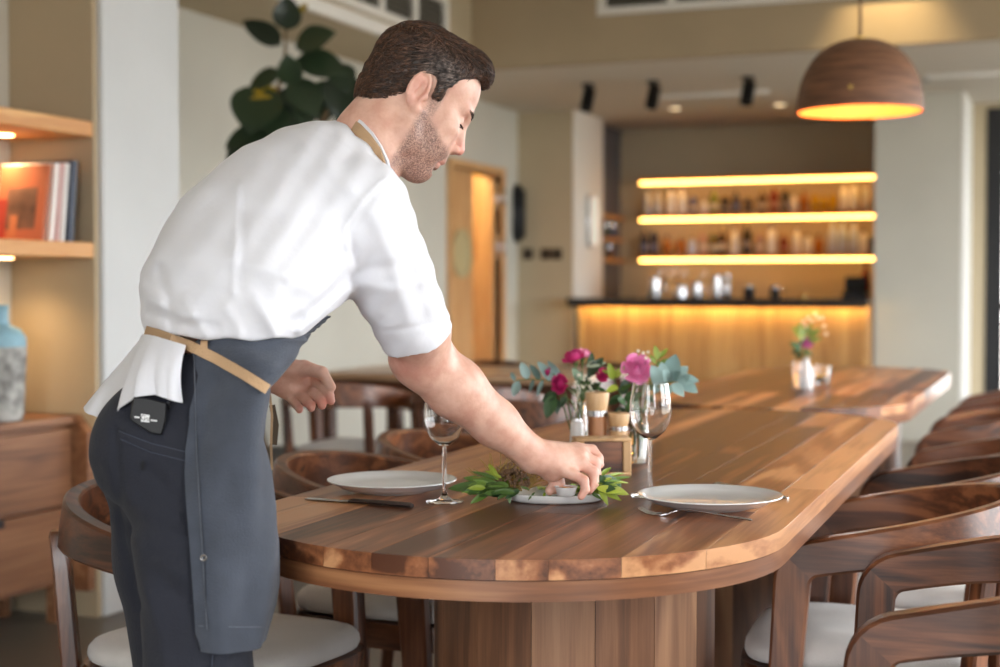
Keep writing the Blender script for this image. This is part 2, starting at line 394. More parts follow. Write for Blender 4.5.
MB().bx(BX0-cx, BX1-cx, 12.0-.06-11.55, 12.0-11.55, 0, 1.03).build('rear_board', M['slat_wood'], bar)
# ---- back bar shelving
BSX0, BSX1 = -3.745, PX0-.04
shelf_z = [ony(750, 254.5, 13.0)[2], ony(750, 213.5, 13.0)[2], ony(750, 176, 13.0)[2]]
for i, z in enumerate(shelf_z):
    t = thing('bar_shelf', ['lowest lit oak shelf of the back bar', 'middle lit oak shelf of the back bar', 'top lit oak shelf of the back bar'][i], 'shelf', ((BSX0+BSX1)/2, 13.15, z), 0, 'lit shelves of the back bar')
    w = (BSX1-BSX0)/2
    MB().bx(-w, w, -.3, 0, -.035, 0, .003).build('board', M['shelf_wood'], t)
    MB().bx(-w+.01, w-.01, -.285, -.262, -.060, -.036, .004).build('led_strip', M['led'], t)
# small shelves on the blue grey wall
for i, y in enumerate((216, 238, 259)):
    z = onx(611, y, -3.93)[2]
    tag(MB().bx(-4.0, -3.87, 12.25, 12.85, z-.03, z, .003).build('wall_shelf', M['shelf_wood']), 'short oak shelf on the blue grey alcove wall, %s' % ['top', 'middle', 'bottom'][i], 'shelf', 'short alcove shelves')
# ---- bottles on the back bar -----------------------------------------------
GLASSC = {}
def gcol(c, trans=.55):
    k = (c, trans)
    if k not in GLASSC: GLASSC[k] = simple('bottle_%d_%d_%d' % c, srgb(*c), .12, trans=trans)
    return GLASSC[k]
capm = {}
def cmat(c):
    if c not in capm: capm[c] = simple('cap_%d_%d_%d' % c, srgb(*c), .4)
    return capm[c]
CN = {'clear': (244, 246, 246), 'white': (250, 249, 246), 'navy': (40, 44, 70), 'blue': (110, 120, 170), 'green': (150, 165, 70), 'dark': (44, 36, 34), 'amber': (206, 130, 56), 'red': (150, 50, 36), 'yellow': (232, 190, 50), 'olive': (120, 116, 60), 'pink': (226, 186, 170), 'iceblue': (206, 220, 246), 'brown': (84, 50, 32)}
def bottle(px, row, hp, wp, cname, lab, shape=0):
    p = ony(px, 200, 13.0); sc = dep(p)/F_PX
    h, r = hp*sc, wp*sc/2
    z = shelf_z[row]+.0005
    t = thing('bottle', lab, 'bottle', (p[0], 13.0, z), 0, 'bottles on the back bar')
    b = MB()
    if shape == 0: pr = [(r*.95, 0), (r, .01), (r, h*.6), (r*.8, h*.68), (r*.38, h*.76), (r*.34, h*.92)]
    elif shape == 1: pr = [(r*.95, 0), (r, .01), (r, h*.72), (r*.85, h*.78), (r*.32, h*.82), (r*.32, h*.93)]
    else: pr = [(r*.6, 0), (r, h*.2), (r*1.05, h*.45), (r*.7, h*.68), (r*.3, h*.76), (r*.3, h*.9)]
    b.lathe(pr, 12); b.build('glass_body', gcol(CN[cname], .1 if cname in ('white', 'dark', 'navy', 'iceblue') else .35), t)
    MB().lathe([(r*.4, h*.92 if shape == 0 else h*.9), (r*.42, h)], 10).build('cap', cmat((30, 28, 28) if cname in ('clear', 'white', 'amber', 'iceblue') else (200, 180, 120)), t)
    if cname in ('clear', 'white', 'iceblue', 'yellow', 'amber'): return
    lm = {'dark': (150, 140, 128), 'navy': (120, 124, 150), 'red': (200, 150, 120)}.get(cname, (226, 214, 190))
    MB().lathe([(r*1.02, h*.2), (r*1.03, h*.4)], 12, cap=False).build('label_band', cmat(lm), t)
R1 = [(648, 28, 8, 'clear', 0), (658, 27, 8, 'clear', 0), (671, 28, 9, 'white', 1), (682, 29, 9, 'white', 0), (693, 22, 7, 'blue', 1), (704, 16, 8, 'white', 2), (714, 26, 9, 'green', 0), (725, 20, 8, 'dark', 1), (736, 25, 8, 'navy', 0), (748, 18, 9, 'dark', 2), (762, 25, 8, 'brown', 0), (774, 28, 9, 'red', 0), (785, 26, 8, 'dark', 1), (794, 20, 8, 'white', 2), (804, 22, 8, 'amber', 0), (815, 20, 8, 'yellow', 1), (824, 20, 8, 'yellow', 2), (833, 20, 8, 'yellow', 1), (844, 31, 9, 'white', 0), (854, 31, 9, 'white', 1), (866, 32, 8, 'clear', 0)]
R2 = [(644, 28, 8, 'navy', 0), (654, 27, 8, 'navy', 1), (667, 20, 10, 'amber', 2), (681, 18, 9, 'amber', 1), (692, 18, 9, 'iceblue', 1), (703, 27, 8, 'pink', 0), (713, 24, 8, 'olive', 1), (722, 28, 9, 'brown', 0), (735, 28, 8, 'white', 0), (747, 33, 10, 'dark', 0), (760, 24, 8, 'pink', 1), (772, 29, 9, 'white', 1), (784, 22, 9, 'red', 2), (797, 28, 8, 'white', 0), (808, 20, 8, 'white', 1), (819, 20, 9, 'amber', 2), (833, 35, 9, 'iceblue', 0), (843, 35, 9, 'iceblue', 0), (854, 35, 9, 'iceblue', 0), (864, 24, 8, 'white', 1), (871, 20, 6, 'dark', 0)]
ORD = ['first', 'second', 'third', 'fourth', 'fifth', 'sixth', 'seventh', 'eighth', 'ninth', 'tenth', 'eleventh', 'twelfth', 'thirteenth', 'fourteenth', 'fifteenth', 'sixteenth', 'seventeenth', 'eighteenth', 'nineteenth', 'twentieth', 'last']
CW = {'iceblue': 'pale blue', 'navy': 'dark blue', 'dark': 'black'}
for row, rr, rn in ((1, R1, 'upper'), (0, R2, 'lower')):
    for i, (px, h, w, c, s) in enumerate(rr):
        bottle(px, row, h, w, c, '%s glass bottle, %s from the left on the %s lit bottle shelf' % (CW.get(c, c), ORD[i], rn), s)

# ---- glassware and kit on the bar top --------------------------------------
def bar_item(px, hp, wp, kind, lab, name, cat, mat, y=11.75):
    p = ony(px, 290, y); sc = dep(p)/F_PX; h, r = hp*sc, wp*sc/2
    t = thing(name, lab, cat, (p[0], y, 1.0705), 0)
    if kind == 'glass':
        MB().lathe([(r*.7, 0), (r*.72, .004), (.006, .012), (.005, h*.4), (r*.6, h*.5), (r, h*.75), (r*.85, h), (r*.8, h), (r*.93, h*.75), (r*.5, h*.53), (.001, h*.5)], 16).build('bowl', mat, t)
    elif kind == 'jug':
        MB().lathe([(r*.9, 0), (r, h*.1), (r*.8, h*.7), (r*.85, h), (r*.78, h), (r*.74, h*.7), (r*.9, h*.1), (0.001, h*.06)], 18).build('body', mat, t)
        MB().tube([(r*.8, 0, h*.85), (r*1.5, 0, h*.75), (r*1.5, 0, h*.3), (r*.9, 0, h*.2)], .006, 6).build('handle', mat, t)
    elif kind == 'jar':
        MB().lathe([(r*.9, 0), (r, h*.05), (r, h*.75), (r*.8, h*.8)], 16).build('body', mat, t)
        MB().lathe([(r*.85, h*.8), (r*.88, h*.97), (r*.5, h)], 16).build('lid', M['steel'], t)
    return t
bar_item(655, 20, 14, 'jug', 'steel jug, leftmost of the kit on the bar top', 'metal_jug', 'jug', M['steel'])
bar_item(662, 30, 9, 'glass', 'tall clear stemmed glass on the bar beside the steel jug', 'stemmed_glass', 'glass', M['glass'], 11.9)
bar_item(673, 30, 9, 'glass', 'second clear stemmed glass on the bar from the left', 'stemmed_glass', 'glass', M['glass'], 11.9)
bar_item(684, 29, 9, 'glass', 'third clear stemmed glass on the bar from the left', 'stemmed_glass', 'glass', M['glass'], 11.9)
bar_item(681, 13, 14, 'jar', 'squat shiny shaker jar on the bar top', 'shaker_jar', 'jar', M['steel'])
bar_item(697, 15, 12, 'jug', 'small steel milk jug in the middle of the bar kit', 'metal_jug', 'jug', M['steel'])
bar_item(704, 28, 9, 'glass', 'clear stemmed glass on the bar, rightmost of four', 'stemmed_glass', 'glass', M['glass'], 11.9)
bar_item(717, 22, 11, 'jug', 'taller steel jug on the bar right of the stemmed glasses', 'metal_jug', 'jug', M['steel'])
bar_item(727, 24, 8, 'jar', 'slim steel jar on the bar right of the tall jug', 'steel_jar', 'jar', M['steel'], 11.9)
bar_item(749, 13, 11, 'jar', 'dark jar standing alone on the bar top', 'dark_jar', 'jar', M['black'])
bar_item(775, 12, 10, 'jar', 'small dark glass jar right of centre on the bar top', 'dark_jar', 'jar', M['black'])
bar_item(784, 12, 9, 'glass', 'low clear glass beside the small dark jar', 'tumbler', 'glass', M['glass'])
bar_item(804, 4, 9, 'jar', 'low brass dish on the bar top', 'brass_dish', 'dish', M['brass'])
p = ony(858, 290, 11.7)
t = thing('till', 'black till with a tilted screen at the right end of the bar', 'till', (p[0]-.02, 11.7, 1.0705))
MB().bx(-.09, .09, -.1, .1, 0, .05, .006).build('base', M['black'], t)
MB().box((0, .02, .11), (.17, .02, .12), .004, Matrix.Rotation(-.3, 3, 'X')).build('screen', M['black'], t)
MB().bx(-.02, .02, .03, .05, .04, .1).build('stand', M['black'], t)
p = ony(867, 280, 11.85)
t = thing('red_bottle', 'tall red bottle beside the till on the bar', 'bottle', (p[0]-.01, 11.85, 1.0705))
MB().lathe([(.032, 0), (.034, .01), (.034, .17), (.014, .22), (.013, .27)], 14).build('glass_body', simple('red_glaze', srgb(150, 26, 26), .2), t)
MB().lathe([(.015, .27), (.015, .3)], 10).build('cap', M['black'], t)
for px, z, nm, c in ((607, 1, 'green_jar', (60, 70, 60)), (613, 1, 'blue_jar', (70, 80, 110)), (610, 0, 'brown_jar', (90, 60, 44))):
    zz = onx(611, 238 if z else 259, -3.93)[2]; q = onx(px, 238, -3.93)
    t = thing(nm, nm.replace('_', ' ')+' on the short %s alcove shelf' % ('middle' if z else 'bottom'), 'jar', (-3.935, q[1], zz+.0005))
    MB().lathe([(.035, 0), (.04, .01), (.04, .08), (.03, .1)], 14).build('body', simple(nm, srgb(*c), .3), t)
    MB().lathe([(.032, .1), (.032, .125)], 12).build('lid', M['steel'], t)

# ---- wall fittings -----------------------------------------------------------
p = onx(588, 221, -3.87)
t = thing('wall_sconce', 'slim frosted wall light on the white side of the wall block', 'lamp', (-3.87, p[1], p[2]))
MB().bx(.001, .02, -.045, .045, -.22, .22, .004).build('back_plate', M['steel'], t)
MB().lathe([(.03, -.2), (.035, -.19), (.035, .19), (.03, .2)], 16, (.055, 0, 0)).build('tube_shade', emit('frosted_tube', srgb(232, 222, 206), .35), t)
p = ony(519, 214, YB)
t = thing('wall_phone', 'black wall telephone handset in the corner by the door', 'telephone', (p[0]+.01, YB, p[2]))
MB().bx(-.05, .05, -.05, -.001, -.2, .2, .012).build('cradle', M['black'], t)
MB().tube([(0, -.06, .22), (0, -.1, .16), (0, -.11, 0), (0, -.1, -.16), (0, -.06, -.22)], [.035, .035, .022, .035, .035], 10).build('handset', M['blackmetal'], t)
MB().lathe([(.0, 0), (.012, 0), (.012, .01), (0, .01)], 10, (.02, -.052, .03), (0, -1, 0)).build('key', M['steel'], t)
for px, lb in ((528, 'dark switch plate nearest the telephone'), (546, 'dark switch plate, middle of three on the beige wall'), (557, 'dark switch plate, rightmost of three on the beige wall')):
    p = ony(px, 254, YB)
    t = thing('switch_plate', lb, 'switch', (p[0], YB, p[2]), 0, 'switch plates by the bar')
    MB().bx(-.045, .045, -.012, -.0005, -.045, .045, .003).build('plate', simple('bronze_plate', srgb(80, 70, 58), .4, metal=.6), t)
    MB().bx(-.015, .015, -.02, -.0121, -.02, .02, .002).build('rocker', M['black'], t)
# ---- ceiling lamps over the bar end ------------------------------------------
for px, py, lb in ((588, 84, 'leftmost'), (653, 81, 'middle'), (748, 77, 'rightmost')):
    p = onz(px, py, ZL)
    t = thing('spotlight', 'black cylinder ceiling spotlight, %s of three' % lb, 'spotlight', (p[0], p[1], ZL), 0, 'ceiling spotlights')
    MB().lathe([(.045, 0), (.045, -.02), (.012, -.022), (.012, -.05)], 16).build('mount', M['blackmetal'], t)
    MB().lathe([(.042, .09), (.045, .085), (.045, -.07), (.036, -.07), (.03, -.05), (.001, -.05)], 18, (0, -.01, -.12), (.1, .35, 1)).build('barrel', M['blackmetal'], t)
p = onz(655, 92, ZL); q = onz(760, 88, ZL)
tag(MB().box(((p[0]+q[0])/2, (p[1]+q[1])/2+.15, ZL-.015), (abs(q[0]-p[0])*1.1, .04, .028), .003).build('lighting_track', M['white']), 'white lighting track on the lower ceiling', 'track')
for px, py, lb in ((675, 108, 'left'), (780, 104, 'right')):
    p = onz(px, py, ZL)
    t = thing('downlight', 'small warm recessed downlight over the bar, %s one' % lb, 'downlight', (p[0], p[1], ZL), 0, 'downlights')
    MB().lathe([(.05, -.001), (.062, -.002), (.062, -.008), (.048, -.01)], 20, cap=False).build('ring', M['white'], t)
    MB().lathe([(.0, -.004), (.048, -.004)], 20, cap=False).build('lens', emit('downlight_lens', srgb(255, 226, 180), 3), t)
p = onz(972, 72, ZL)
t = thing('ceiling_detector', 'thin white ceiling track piece near the glazed door', 'track', (p[0], p[1], ZL))
MB().bx(-.3, .25, -.02, .02, -.03, -.001, .004).build('rail', M['white'], t)
MB().lathe([(.03, -.03), (.03, -.05)], 12, (-.3, 0, 0)).build('end_cap', M['steel'], t)

# ---- pendant lamp -------------------------------------------------------------
pd = 5.5; pc = atd(859.5, 112, pd); pr_ = 62*pd/F_PX
t = thing('pendant_lamp', 'woven brown dome pendant lamp hanging over the far table', 'lamp', (pc[0], pc[1], pc[2]))
prof = []
H_ = 72*pd/F_PX
for i in range(25):
    a = i/24*PI/2; e = .82
    prof.append((pr_*math.cos(a)**e if i < 24 else .012, H_*math.sin(a)**.95))
ms, tt, pp = nt('veneer_weave'); L = tt.links.new
tc = N(tt, 'ShaderNodeTexCoord'); mp = N(tt, 'ShaderNodeMapping'); mp.inputs['Scale'].default_value = (4, 4, 60); L(tc.outputs['Object'], mp.inputs[0])
no = N(tt, 'ShaderNodeTexNoise'); no.inputs['Scale'].default_value = 2; no.inputs['Detail'].default_value = 6; L(mp.outputs[0], no.inputs['Vector'])
cr = N(tt, 'ShaderNodeValToRGB'); cr.color_ramp.elements[0].position = .3; cr.color_ramp.elements[0].color = srgb(78, 50, 34); cr.color_ramp.elements[1].position = .75; cr.color_ramp.elements[1].color = srgb(142, 98, 68)
L(no.outputs['Fac'], cr.inputs[0]); L(cr.outputs[0], pp.inputs['Base Color']); pp.inputs['Roughness'].default_value = .6
bu = N(tt, 'ShaderNodeBump'); bu.inputs['Strength'].default_value = .5; bu.inputs['Distance'].default_value = .006; L(no.outputs['Fac'], bu.inputs['Height']); L(bu.outputs[0], pp.inputs['Normal'])
MB().lathe(prof, 48, cap=False).build('dome_shade', ms, t)
inn = [(r*.975, z-.006) for r, z in prof]; inn[-1] = (.013, inn[-1][1])
MB().lathe([(prof[0][0], 0)]+[(inn[0][0], 0)]+inn[1:], 48, cap=False).build('shade_lining', simple('orange_lining', srgb(214, 132, 62), .6), t)
MB().lathe([(.02, H_*.985), (.02, H_*1.03), (.006, H_*1.05)], 14).build('ceiling_cap', M['brass'], t)
MB().tube([(0, 0, H_*1.04), (0, 0, ZC-pc[2]-.001)], .006, 8).build('cable', simple('fabric_cable', srgb(120, 92, 66), .8), t)
MB().lathe([(.02, H_*.98), (.022, H_*.7), (.03, H_*.6), (.04, H_*.5), (.03, H_*.42), (.001, H_*.38)], 16).build('bulb', emit('warm_bulb', srgb(255, 190, 110), 6), t)
MB().lathe([(.0, 0), (.009, 0), (.009, .006), (0, .006)], 12, (.0, -pr_*.965, H_*.24), (0, -1, .1)).build('rivet', M['brass'], t)
ld = bpy.data.lights.new('pendant_bulb_light', 'POINT'); ld.energy = 9; ld.color = (1, .62, .3); ld.shadow_soft_size = .03
lo = bpy.data.objects.new('pendant_bulb_light', ld); COL.objects.link(lo); lo.parent = t; lo.location = (0, 0, H_*.3)
# wall washer in the high ceiling that lights the drop wall
pw_ = ony(890, 15, YS)
t = thing('downlight', 'recessed wall washer in the high ceiling beside the drop wall', 'downlight', (pw_[0], YS-.35, ZC))
MB().lathe([(.06, -.001), (.075, -.002), (.075, -.01), (.058, -.012)], 20, cap=False).build('ring', M['white'], t)
sd = bpy.data.lights.new('wall_washer_light', 'SPOT'); sd.energy = 60; sd.color = (1, .74, .38); sd.spot_size = 1.2; sd.spot_blend = 1; sd.shadow_soft_size = .04
so = bpy.data.objects.new('wall_washer_light', sd); COL.objects.link(so); so.parent = t; so.location = (0, 0, -.03); so.rotation_euler = (.35, 0, 0)
# ================================================================== long tables
TT = .76; T_TOP = .030; T_BAND = .030
def stadium(hw, hl, n=28):
    """outline of a round-ended top, half width hw, half length hl (along y)"""
    c = hl-hw*.97; pts = []
    for i in range(n+1):
        a = -PI+PI*i/n; pts.append((hw*math.cos(a), -c+hw*.97*math.sin(a)))
    for i in range(n+1):
        a = PI*i/n; pts.append((hw*math.cos(a), c+hw*.97*math.sin(a)))
    return pts
def clip_half(poly, ax, v, keep_greater):
    out = []
    for i in range(len(poly)):
        a, b = poly[i], poly[(i+1) % len(poly)]
        ia = (a[ax] >= v) == keep_greater; ib = (b[ax] >= v) == keep_greater
        if ia: out.append(a)
        if ia != ib:
            s = (v-a[ax])/(b[ax]-a[ax]); out.append((a[0]+(b[0]-a[0])*s, a[1]+(b[1]-a[1])*s))
    return out
def bevel_prism(poly, z0, z1, b):
    """polygon slab with a small chamfer round its upper edge"""
    cx = sum(p[0] for p in poly)/len(poly); cyy = sum(p[1] for p in poly)/len(poly)
    n = len(poly); ins = []
    for i in range(n):
        p0, p1, p2 = Vector(poly[i-1]), Vector(poly[i]), Vector(poly[(i+1) % n])
        e1 = (p1-p0); e2 = (p2-p1)
        n1 = Vector((-e1.y, e1.x)).normalized() if e1.length > 1e-9 else Vector((0, 0)); n2 = Vector((-e2.y, e2.x)).normalized() if e2.length > 1e-9 else n1
        m = n1+n2; m = m/max(m.dot(n1), .4) if m.length > 1e-6 else n1
        ins.append((p1.x+m.x*b, p1.y+m.y*b))
    mb = MB(); vs = [(x, y, z0) for x, y in poly]+[(x, y, z1-b) for x, y in poly]+[(x, y, z1) for x, y in ins]
    fs = [tuple(range(n))[::-1], tuple(range(2*n, 3*n))]
    for lo_ in (0, n):
        fs += [(lo_+k, lo_+(k+1) % n, lo_+n+(k+1) % n, lo_+n+k) for k in range(n)]
    return mb.add(vs, fs)
def dedupe(poly):
    out = []
    for p in poly:
        if not out or math.hypot(p[0]-out[-1][0], p[1]-out[-1][1]) > 1e-4: out.append(p)
    if len(out) > 1 and math.hypot(out[0][0]-out[-1][0], out[0][1]-out[-1][1]) < 1e-4: out.pop()
    return out
def long_table(label, loc, rotz, hw, hl, seed):
    rnd = random.Random(seed)
    t = thing('dining_table', label, 'table', loc, rotz, 'round ended walnut dining tables')
    out = stadium(hw, hl)
    x = -hw; cuts = [x]
    while x < hw-.06:
        x += rnd.uniform(.06, .125); cuts.append(min(x, hw))
    if cuts[-1] < hw: cuts[-1] = hw
    for a, b in zip(cuts[:-1], cuts[1:]):
        strip = clip_half(clip_half(out, 0, a+.0003, True), 0, b-.0003, False)
        if len(strip) < 3: continue
        ys = [-9.0]+[rnd.uniform(-hl*.7, -.2), rnd.uniform(.2, hl*.7)][:rnd.choice([1, 1, 2])]+[9.0]
        for y0, y1 in zip(ys[:-1], ys[1:]):
            pl = dedupe(clip_half(clip_half(strip, 1, y0, True), 1, y1-.0004, False))
            if len(pl) < 3: continue
            c0 = (sum(p[0] for p in pl)/len(pl), sum(p[1] for p in pl)/len(pl))
            bevel_prism([(p[0]-c0[0], p[1]-c0[1]) for p in pl], -T_TOP, 0, .0003).build('plank', M['walnut'], t, 25, (c0[0], c0[1], TT))
    # lower edge band, a ring under the planks
    o2 = stadium(hw-.002, hl-.002, 40); i2 = stadium(hw-.075, hl-.075, 40); n = len(o2)
    z1 = TT-T_TOP-.0015; z0 = z1-T_BAND
    vs = [(x, y, z0) for x, y in o2]+[(x, y, z1) for x, y in o2]+[(x, y, z0) for x, y in i2]+[(x, y, z1) for x, y in i2]
    fs = []
    for k in range(n):
        j = (k+1) % n
        fs += [(k, j, n+j, n+k), (2*n+j, 2*n+k, 3*n+k, 3*n+j), (n+k, n+j, 3*n+j, 3*n+k), (j, k, 2*n+k, 2*n+j)]
    MB().add(vs, fs).build('edge_band', M['walnut_x'], t)
    # two drum pedestals of vertical staves
    sn = 15; r = .273; kk = .05
    for yc in (-(hl-.78), hl-.78):
        for k in range(sn):
            a0, a1 = 2*PI*k/sn+.002+.13, 2*PI*(k+1)/sn-.002+.13
            po = [(r*math.cos(a0+(a1-a0)*q/3), r*math.sin(a0+(a1-a0)*q/3)) for q in range(4)]
            pi_ = [((r-.03)*math.cos(a0+(a1-a0)*q/3), (r-.03)*math.sin(a0+(a1-a0)*q/3)) for q in range(3, -1, -1)]
            MB().prism(po+pi_, .0, z0-.0008).build('stave', M['walnut_v'], t, 25, (0, yc, 0))
    return t
T1 = (-.935, 3.335); T1R = math.radians(1.2)
long_table('near round ended walnut table being set by the man', (T1[0], T1[1], 0), T1R, .465, 1.39, 11)
long_table('far round ended walnut table under the pendant lamp', (-1.02, 6.14, 0), math.radians(.6), .46, 1.36, 23)

# ================================================================== armchair
def make_chair(label, loc, rotz, group):
    t = thing('armchair', label, 'chair', loc, rotz, group)
    # cushion: superellipse pad
    def se(n, hx, hy, e=4.0, ox=0):
        P = []
        for k in range(n):
            a = 2*PI*k/n; c, s_ = math.cos(a), math.sin(a)
            x = math.copysign(abs(c)**(2/e), c)*hx; y = math.copysign(abs(s_)**(2/e), s_)*hy
            y *= (1.0 + .10*(x/hx))        # a little wider at the front
            P.append((x+ox, y))
        return P
    n = 36; rings = []
    for sc_, z in ((.0, .462-.045), (.9, .418), (.985, .422), (1.0, .432), (.99, .445), (.955, .455), (.86, .462), (.65, .467), (.4, .470), (.0, .471)):
        rings.append([(x*max(sc_, .01), y*max(sc_, .01), z) for x, y in se(n, .232, .222)])
    MB().loft(rings).build('seat_cushion', M['cushion'], t, 60)
    o = se(n, .238, .228); i = se(n, .205, .195)
    vs = [(x, y, .36) for x, y in o]+[(x, y, .416) for x, y in o]+[(x, y, .36) for x, y in i]+[(x, y, .416) for x, y in i]; fs = []
    for k in range(n):
        j = (k+1) % n
        fs += [(k, j, n+j, n+k), (2*n+j, 2*n+k, 3*n+k, 3*n+j), (n+k, n+j, 3*n+j, 3*n+k), (j, k, 2*n+k, 2*n+j)]
    MB().add(vs, fs).build('seat_frame', M['chair_wood'], t, 50)
    # swept frame: leg - mitred corner - arm - back - arm - corner - leg
    YH = .262
    def section(P, T, Nn, w, th):
        T = T.normalized(); Nn = (Nn - T*Nn.dot(T)).normalized(); B = T.cross(Nn).normalized()
        c = min(w, th)*.14; pts = []
        for (b_, n_) in ((w/2-c, th/2), (w/2, th/2-c), (w/2, -th/2+c), (w/2-c, -th/2), (-w/2+c, -th/2), (-w/2, -th/2+c), (-w/2, th/2-c), (-w/2+c, th/2)):
            pts.append(P+B*b_+Nn*n_)
        return pts
    xf0, xf1 = .160, .115       # leg foot and leg top (x)
    ztop = .640
    legsec = []
    for s in (0, .25, .5, .75, .93):
        P = Vector((xf0+(xf1-xf0)*s, YH, ztop*s)); legsec.append((P, Vector((xf1-xf0, 0, ztop)), Vector((0, 1, 0)), .046+.024*s, .040))
    # rounded corner, then arm and back as one smooth rising curve
    corner = []
    P0 = legsec[-1][0]; ph0 = math.atan2(ztop, xf1-xf0); ph1 = math.radians(168); Rc = .052
    for q in (.16, .33, .5, .67, .84, 1.0):
        ph = ph0+(ph1-ph0)*q
        corner.append((Vector((P0.x+Rc*(math.sin(ph)-math.sin(ph0)), YH, P0.z+Rc*(math.cos(ph0)-math.cos(ph)))), Vector((math.cos(ph), 0, math.sin(ph))), Vector((0, 1, 0)), .070, .041))
    xa = corner[-1][0].x; za = corner[-1][0].z; XB = -.03; RX, RY = .275, YH+.004
    plan = [(xa+(XB-xa)*s, YH+.004*s, Vector((0, 1, 0))) for s in (.25, .5, .75, 1.0)]
    for k in range(1, 17):
        a = PI/2+PI*k/32
        plan.append((XB+RX*math.cos(a), RY*math.sin(a), Vector((math.cos(a)/RX, math.sin(a)/RY, 0)).normalized()))
    lens = [0]; px_, py_ = xa, YH
    for q in plan: lens.append(lens[-1]+math.hypot(q[0]-px_, q[1]-py_)); px_, py_ = q[0], q[1]
    S_ = lens[-1]; zz = lambda s: za+math.tan(math.radians(12))*s*(1-s/(2*S_))
    arm, back = [], []
    for i_, q in enumerate(plan):
        s = lens[i_+1]; u = s/S_; sm = u*u*(3-2*u)
        nx_ = plan[min(i_+1, len(plan)-1)]; pv = plan[i_-1] if i_ else (xa, YH, None)
        tx, ty = (nx_[0]-pv[0], nx_[1]-pv[1]) if i_ < len(plan)-1 else (0, -1); l_ = math.hypot(tx, ty)
        arm.append((Vector((q[0], q[1], zz(s))), Vector((tx/l_, ty/l_, math.tan(math.radians(12))*(1-u))), (q[2]+Vector((0, 0, .22*sm))).normalized(), .070+.042*sm, .041-.012*sm))
    half = arm+back
    mir = lambda q: (Vector((q[0].x, -q[0].y, q[0].z)), Vector((-q[1].x, q[1].y, -q[1].z)), Vector((q[2].x, -q[2].y, q[2].z)), q[3], q[4])
    mitre_a = corner[2]
    full = corner[2:]+half+[mir(q) for q in half[:-1][::-1]]+[mir(q) for q in corner[2:][::-1]]
    MB().loft([section(*q) for q in full]).build('arm_and_back_band', M['chair_wood'], t, 32)
    legs = [section(*q) for q in legsec]+[section(*q) for q in corner[:3]]
    MB().loft(legs).build('front_leg', M['chair_leg'], t, 32)
    def mirs(q): return (Vector((q[0].x, -q[0].y, q[0].z)), q[1], Vector((q[2].x, -q[2].y, q[2].z)), q[3], q[4])
    MB().loft([section(*mirs(q)) for q in legsec+corner[:3]]).build('front_leg', M['chair_leg'], t, 32)
    for sgn in (1, -1):
        secs = []
        for s, x, y, z, w in ((0, -.235, .195, 0, .034), (.3, -.212, .198, .2, .040), (.6, -.208, .200, .42, .044), (.85, -.226, .202, .60, .042), (.97, -.238, .204, .668, .036), (1, -.240, .204, .676, .026)):
            secs.append(section(Vector((x, sgn*y, z)), Vector((-.03, 0, 1)), Vector((-.8, sgn*.6, 0)), w, w*.8))
        MB().loft(secs).build('back_leg', M['chair_leg'], t, 32)
        MB().box((.135, sgn*.236, .388), (.045, .05, .05), .004).build('leg_block', M['chair_wood'], t)
        MB().box((-.205, sgn*.18, .388), (.05, .05, .05), .004).build('leg_block', M['chair_wood'], t)
    return t
GL, GR, GF = 'armchairs on the left of the near table', 'armchairs on the right of the tables', 'armchairs at the background table'
chair = make_chair('walnut armchair pulled out behind the man, closest on the left side', (-1.60, 2.53, 0), math.radians(-7.7), GL)
dup(chair, (-1.47, 3.125, 0), math.radians(2), 'walnut armchair tucked at the table beyond the man, left of the left plate', GL)
dup(chair, (-1.49, 3.70, 0), math.radians(-1), 'walnut armchair on the left side directly behind the left wine glass', GL)
for x, y, r, lb in ((-.20, 2.47, 186, 'walnut armchair nearest the camera on the right side of the table'),
                    (-.41, 3.065, 184, 'second walnut armchair on the right side of the near table'),
                    (-.385, 3.66, 181, 'third walnut armchair on the right side of the near table'),
                    (-.34, 4.25, 180, 'fourth walnut armchair on the right, by the far end of the near table'),
                    (-.37, 5.35, 180, 'fifth walnut armchair on the right, nearest one at the far table'),
                    (-.38, 5.97, 179, 'sixth walnut armchair on the right, middle of the far table'),
                    (-.37, 6.58, 181, 'seventh walnut armchair on the right, farthest one at the far table')):
    dup(chair, (x, y, 0), math.radians(r), lb, GR)
# background table with its chairs
bt = thing('square_leg_table', 'pale topped dining table in the background by the left wall', 'table', (-2.72, 6.55, 0))
MB().bx(-.65, .65, -.42, .42, .725, .755, .006).build('table_top', wood('pale_top', (srgb(150, 112, 80), srgb(188, 152, 118), srgb(206, 176, 144)), (.8, 9, 9), .3), bt)
for y in (-.385, .385): MB().bx(-.59, .59, y-.012, y+.012, .65, .725, .002).build('apron_rail', M['chair_wood'], bt)
for x in (-.59, .59): MB().bx(x-.012, x+.012, -.37, .37, .65, .725, .002).build('apron_rail', M['chair_wood'], bt)
for x in (-.6, .6):
    for y in (-.37, .37): MB().bx(x-.035, x+.035, y-.035, y+.035, 0, .7249, .004).build('leg', M['chair_leg'], bt)
for x, y, r, lb in ((-3.02, 5.86, 88, 'walnut armchair at the near side of the background table, left one'),
                    (-2.40, 5.87, 93, 'walnut armchair at the near side of the background table, right one'),
                    (-3.0, 7.25, -90, 'walnut armchair at the far side of the background table, left one'),
                    (-2.38, 7.25, -88, 'walnut armchair at the far side of the background table, right one'),
                    (-1.90, 5.18, 90, 'walnut armchair standing apart behind the flowers')):
    dup(chair, (x, y, 0), math.radians(r), lb, GF)

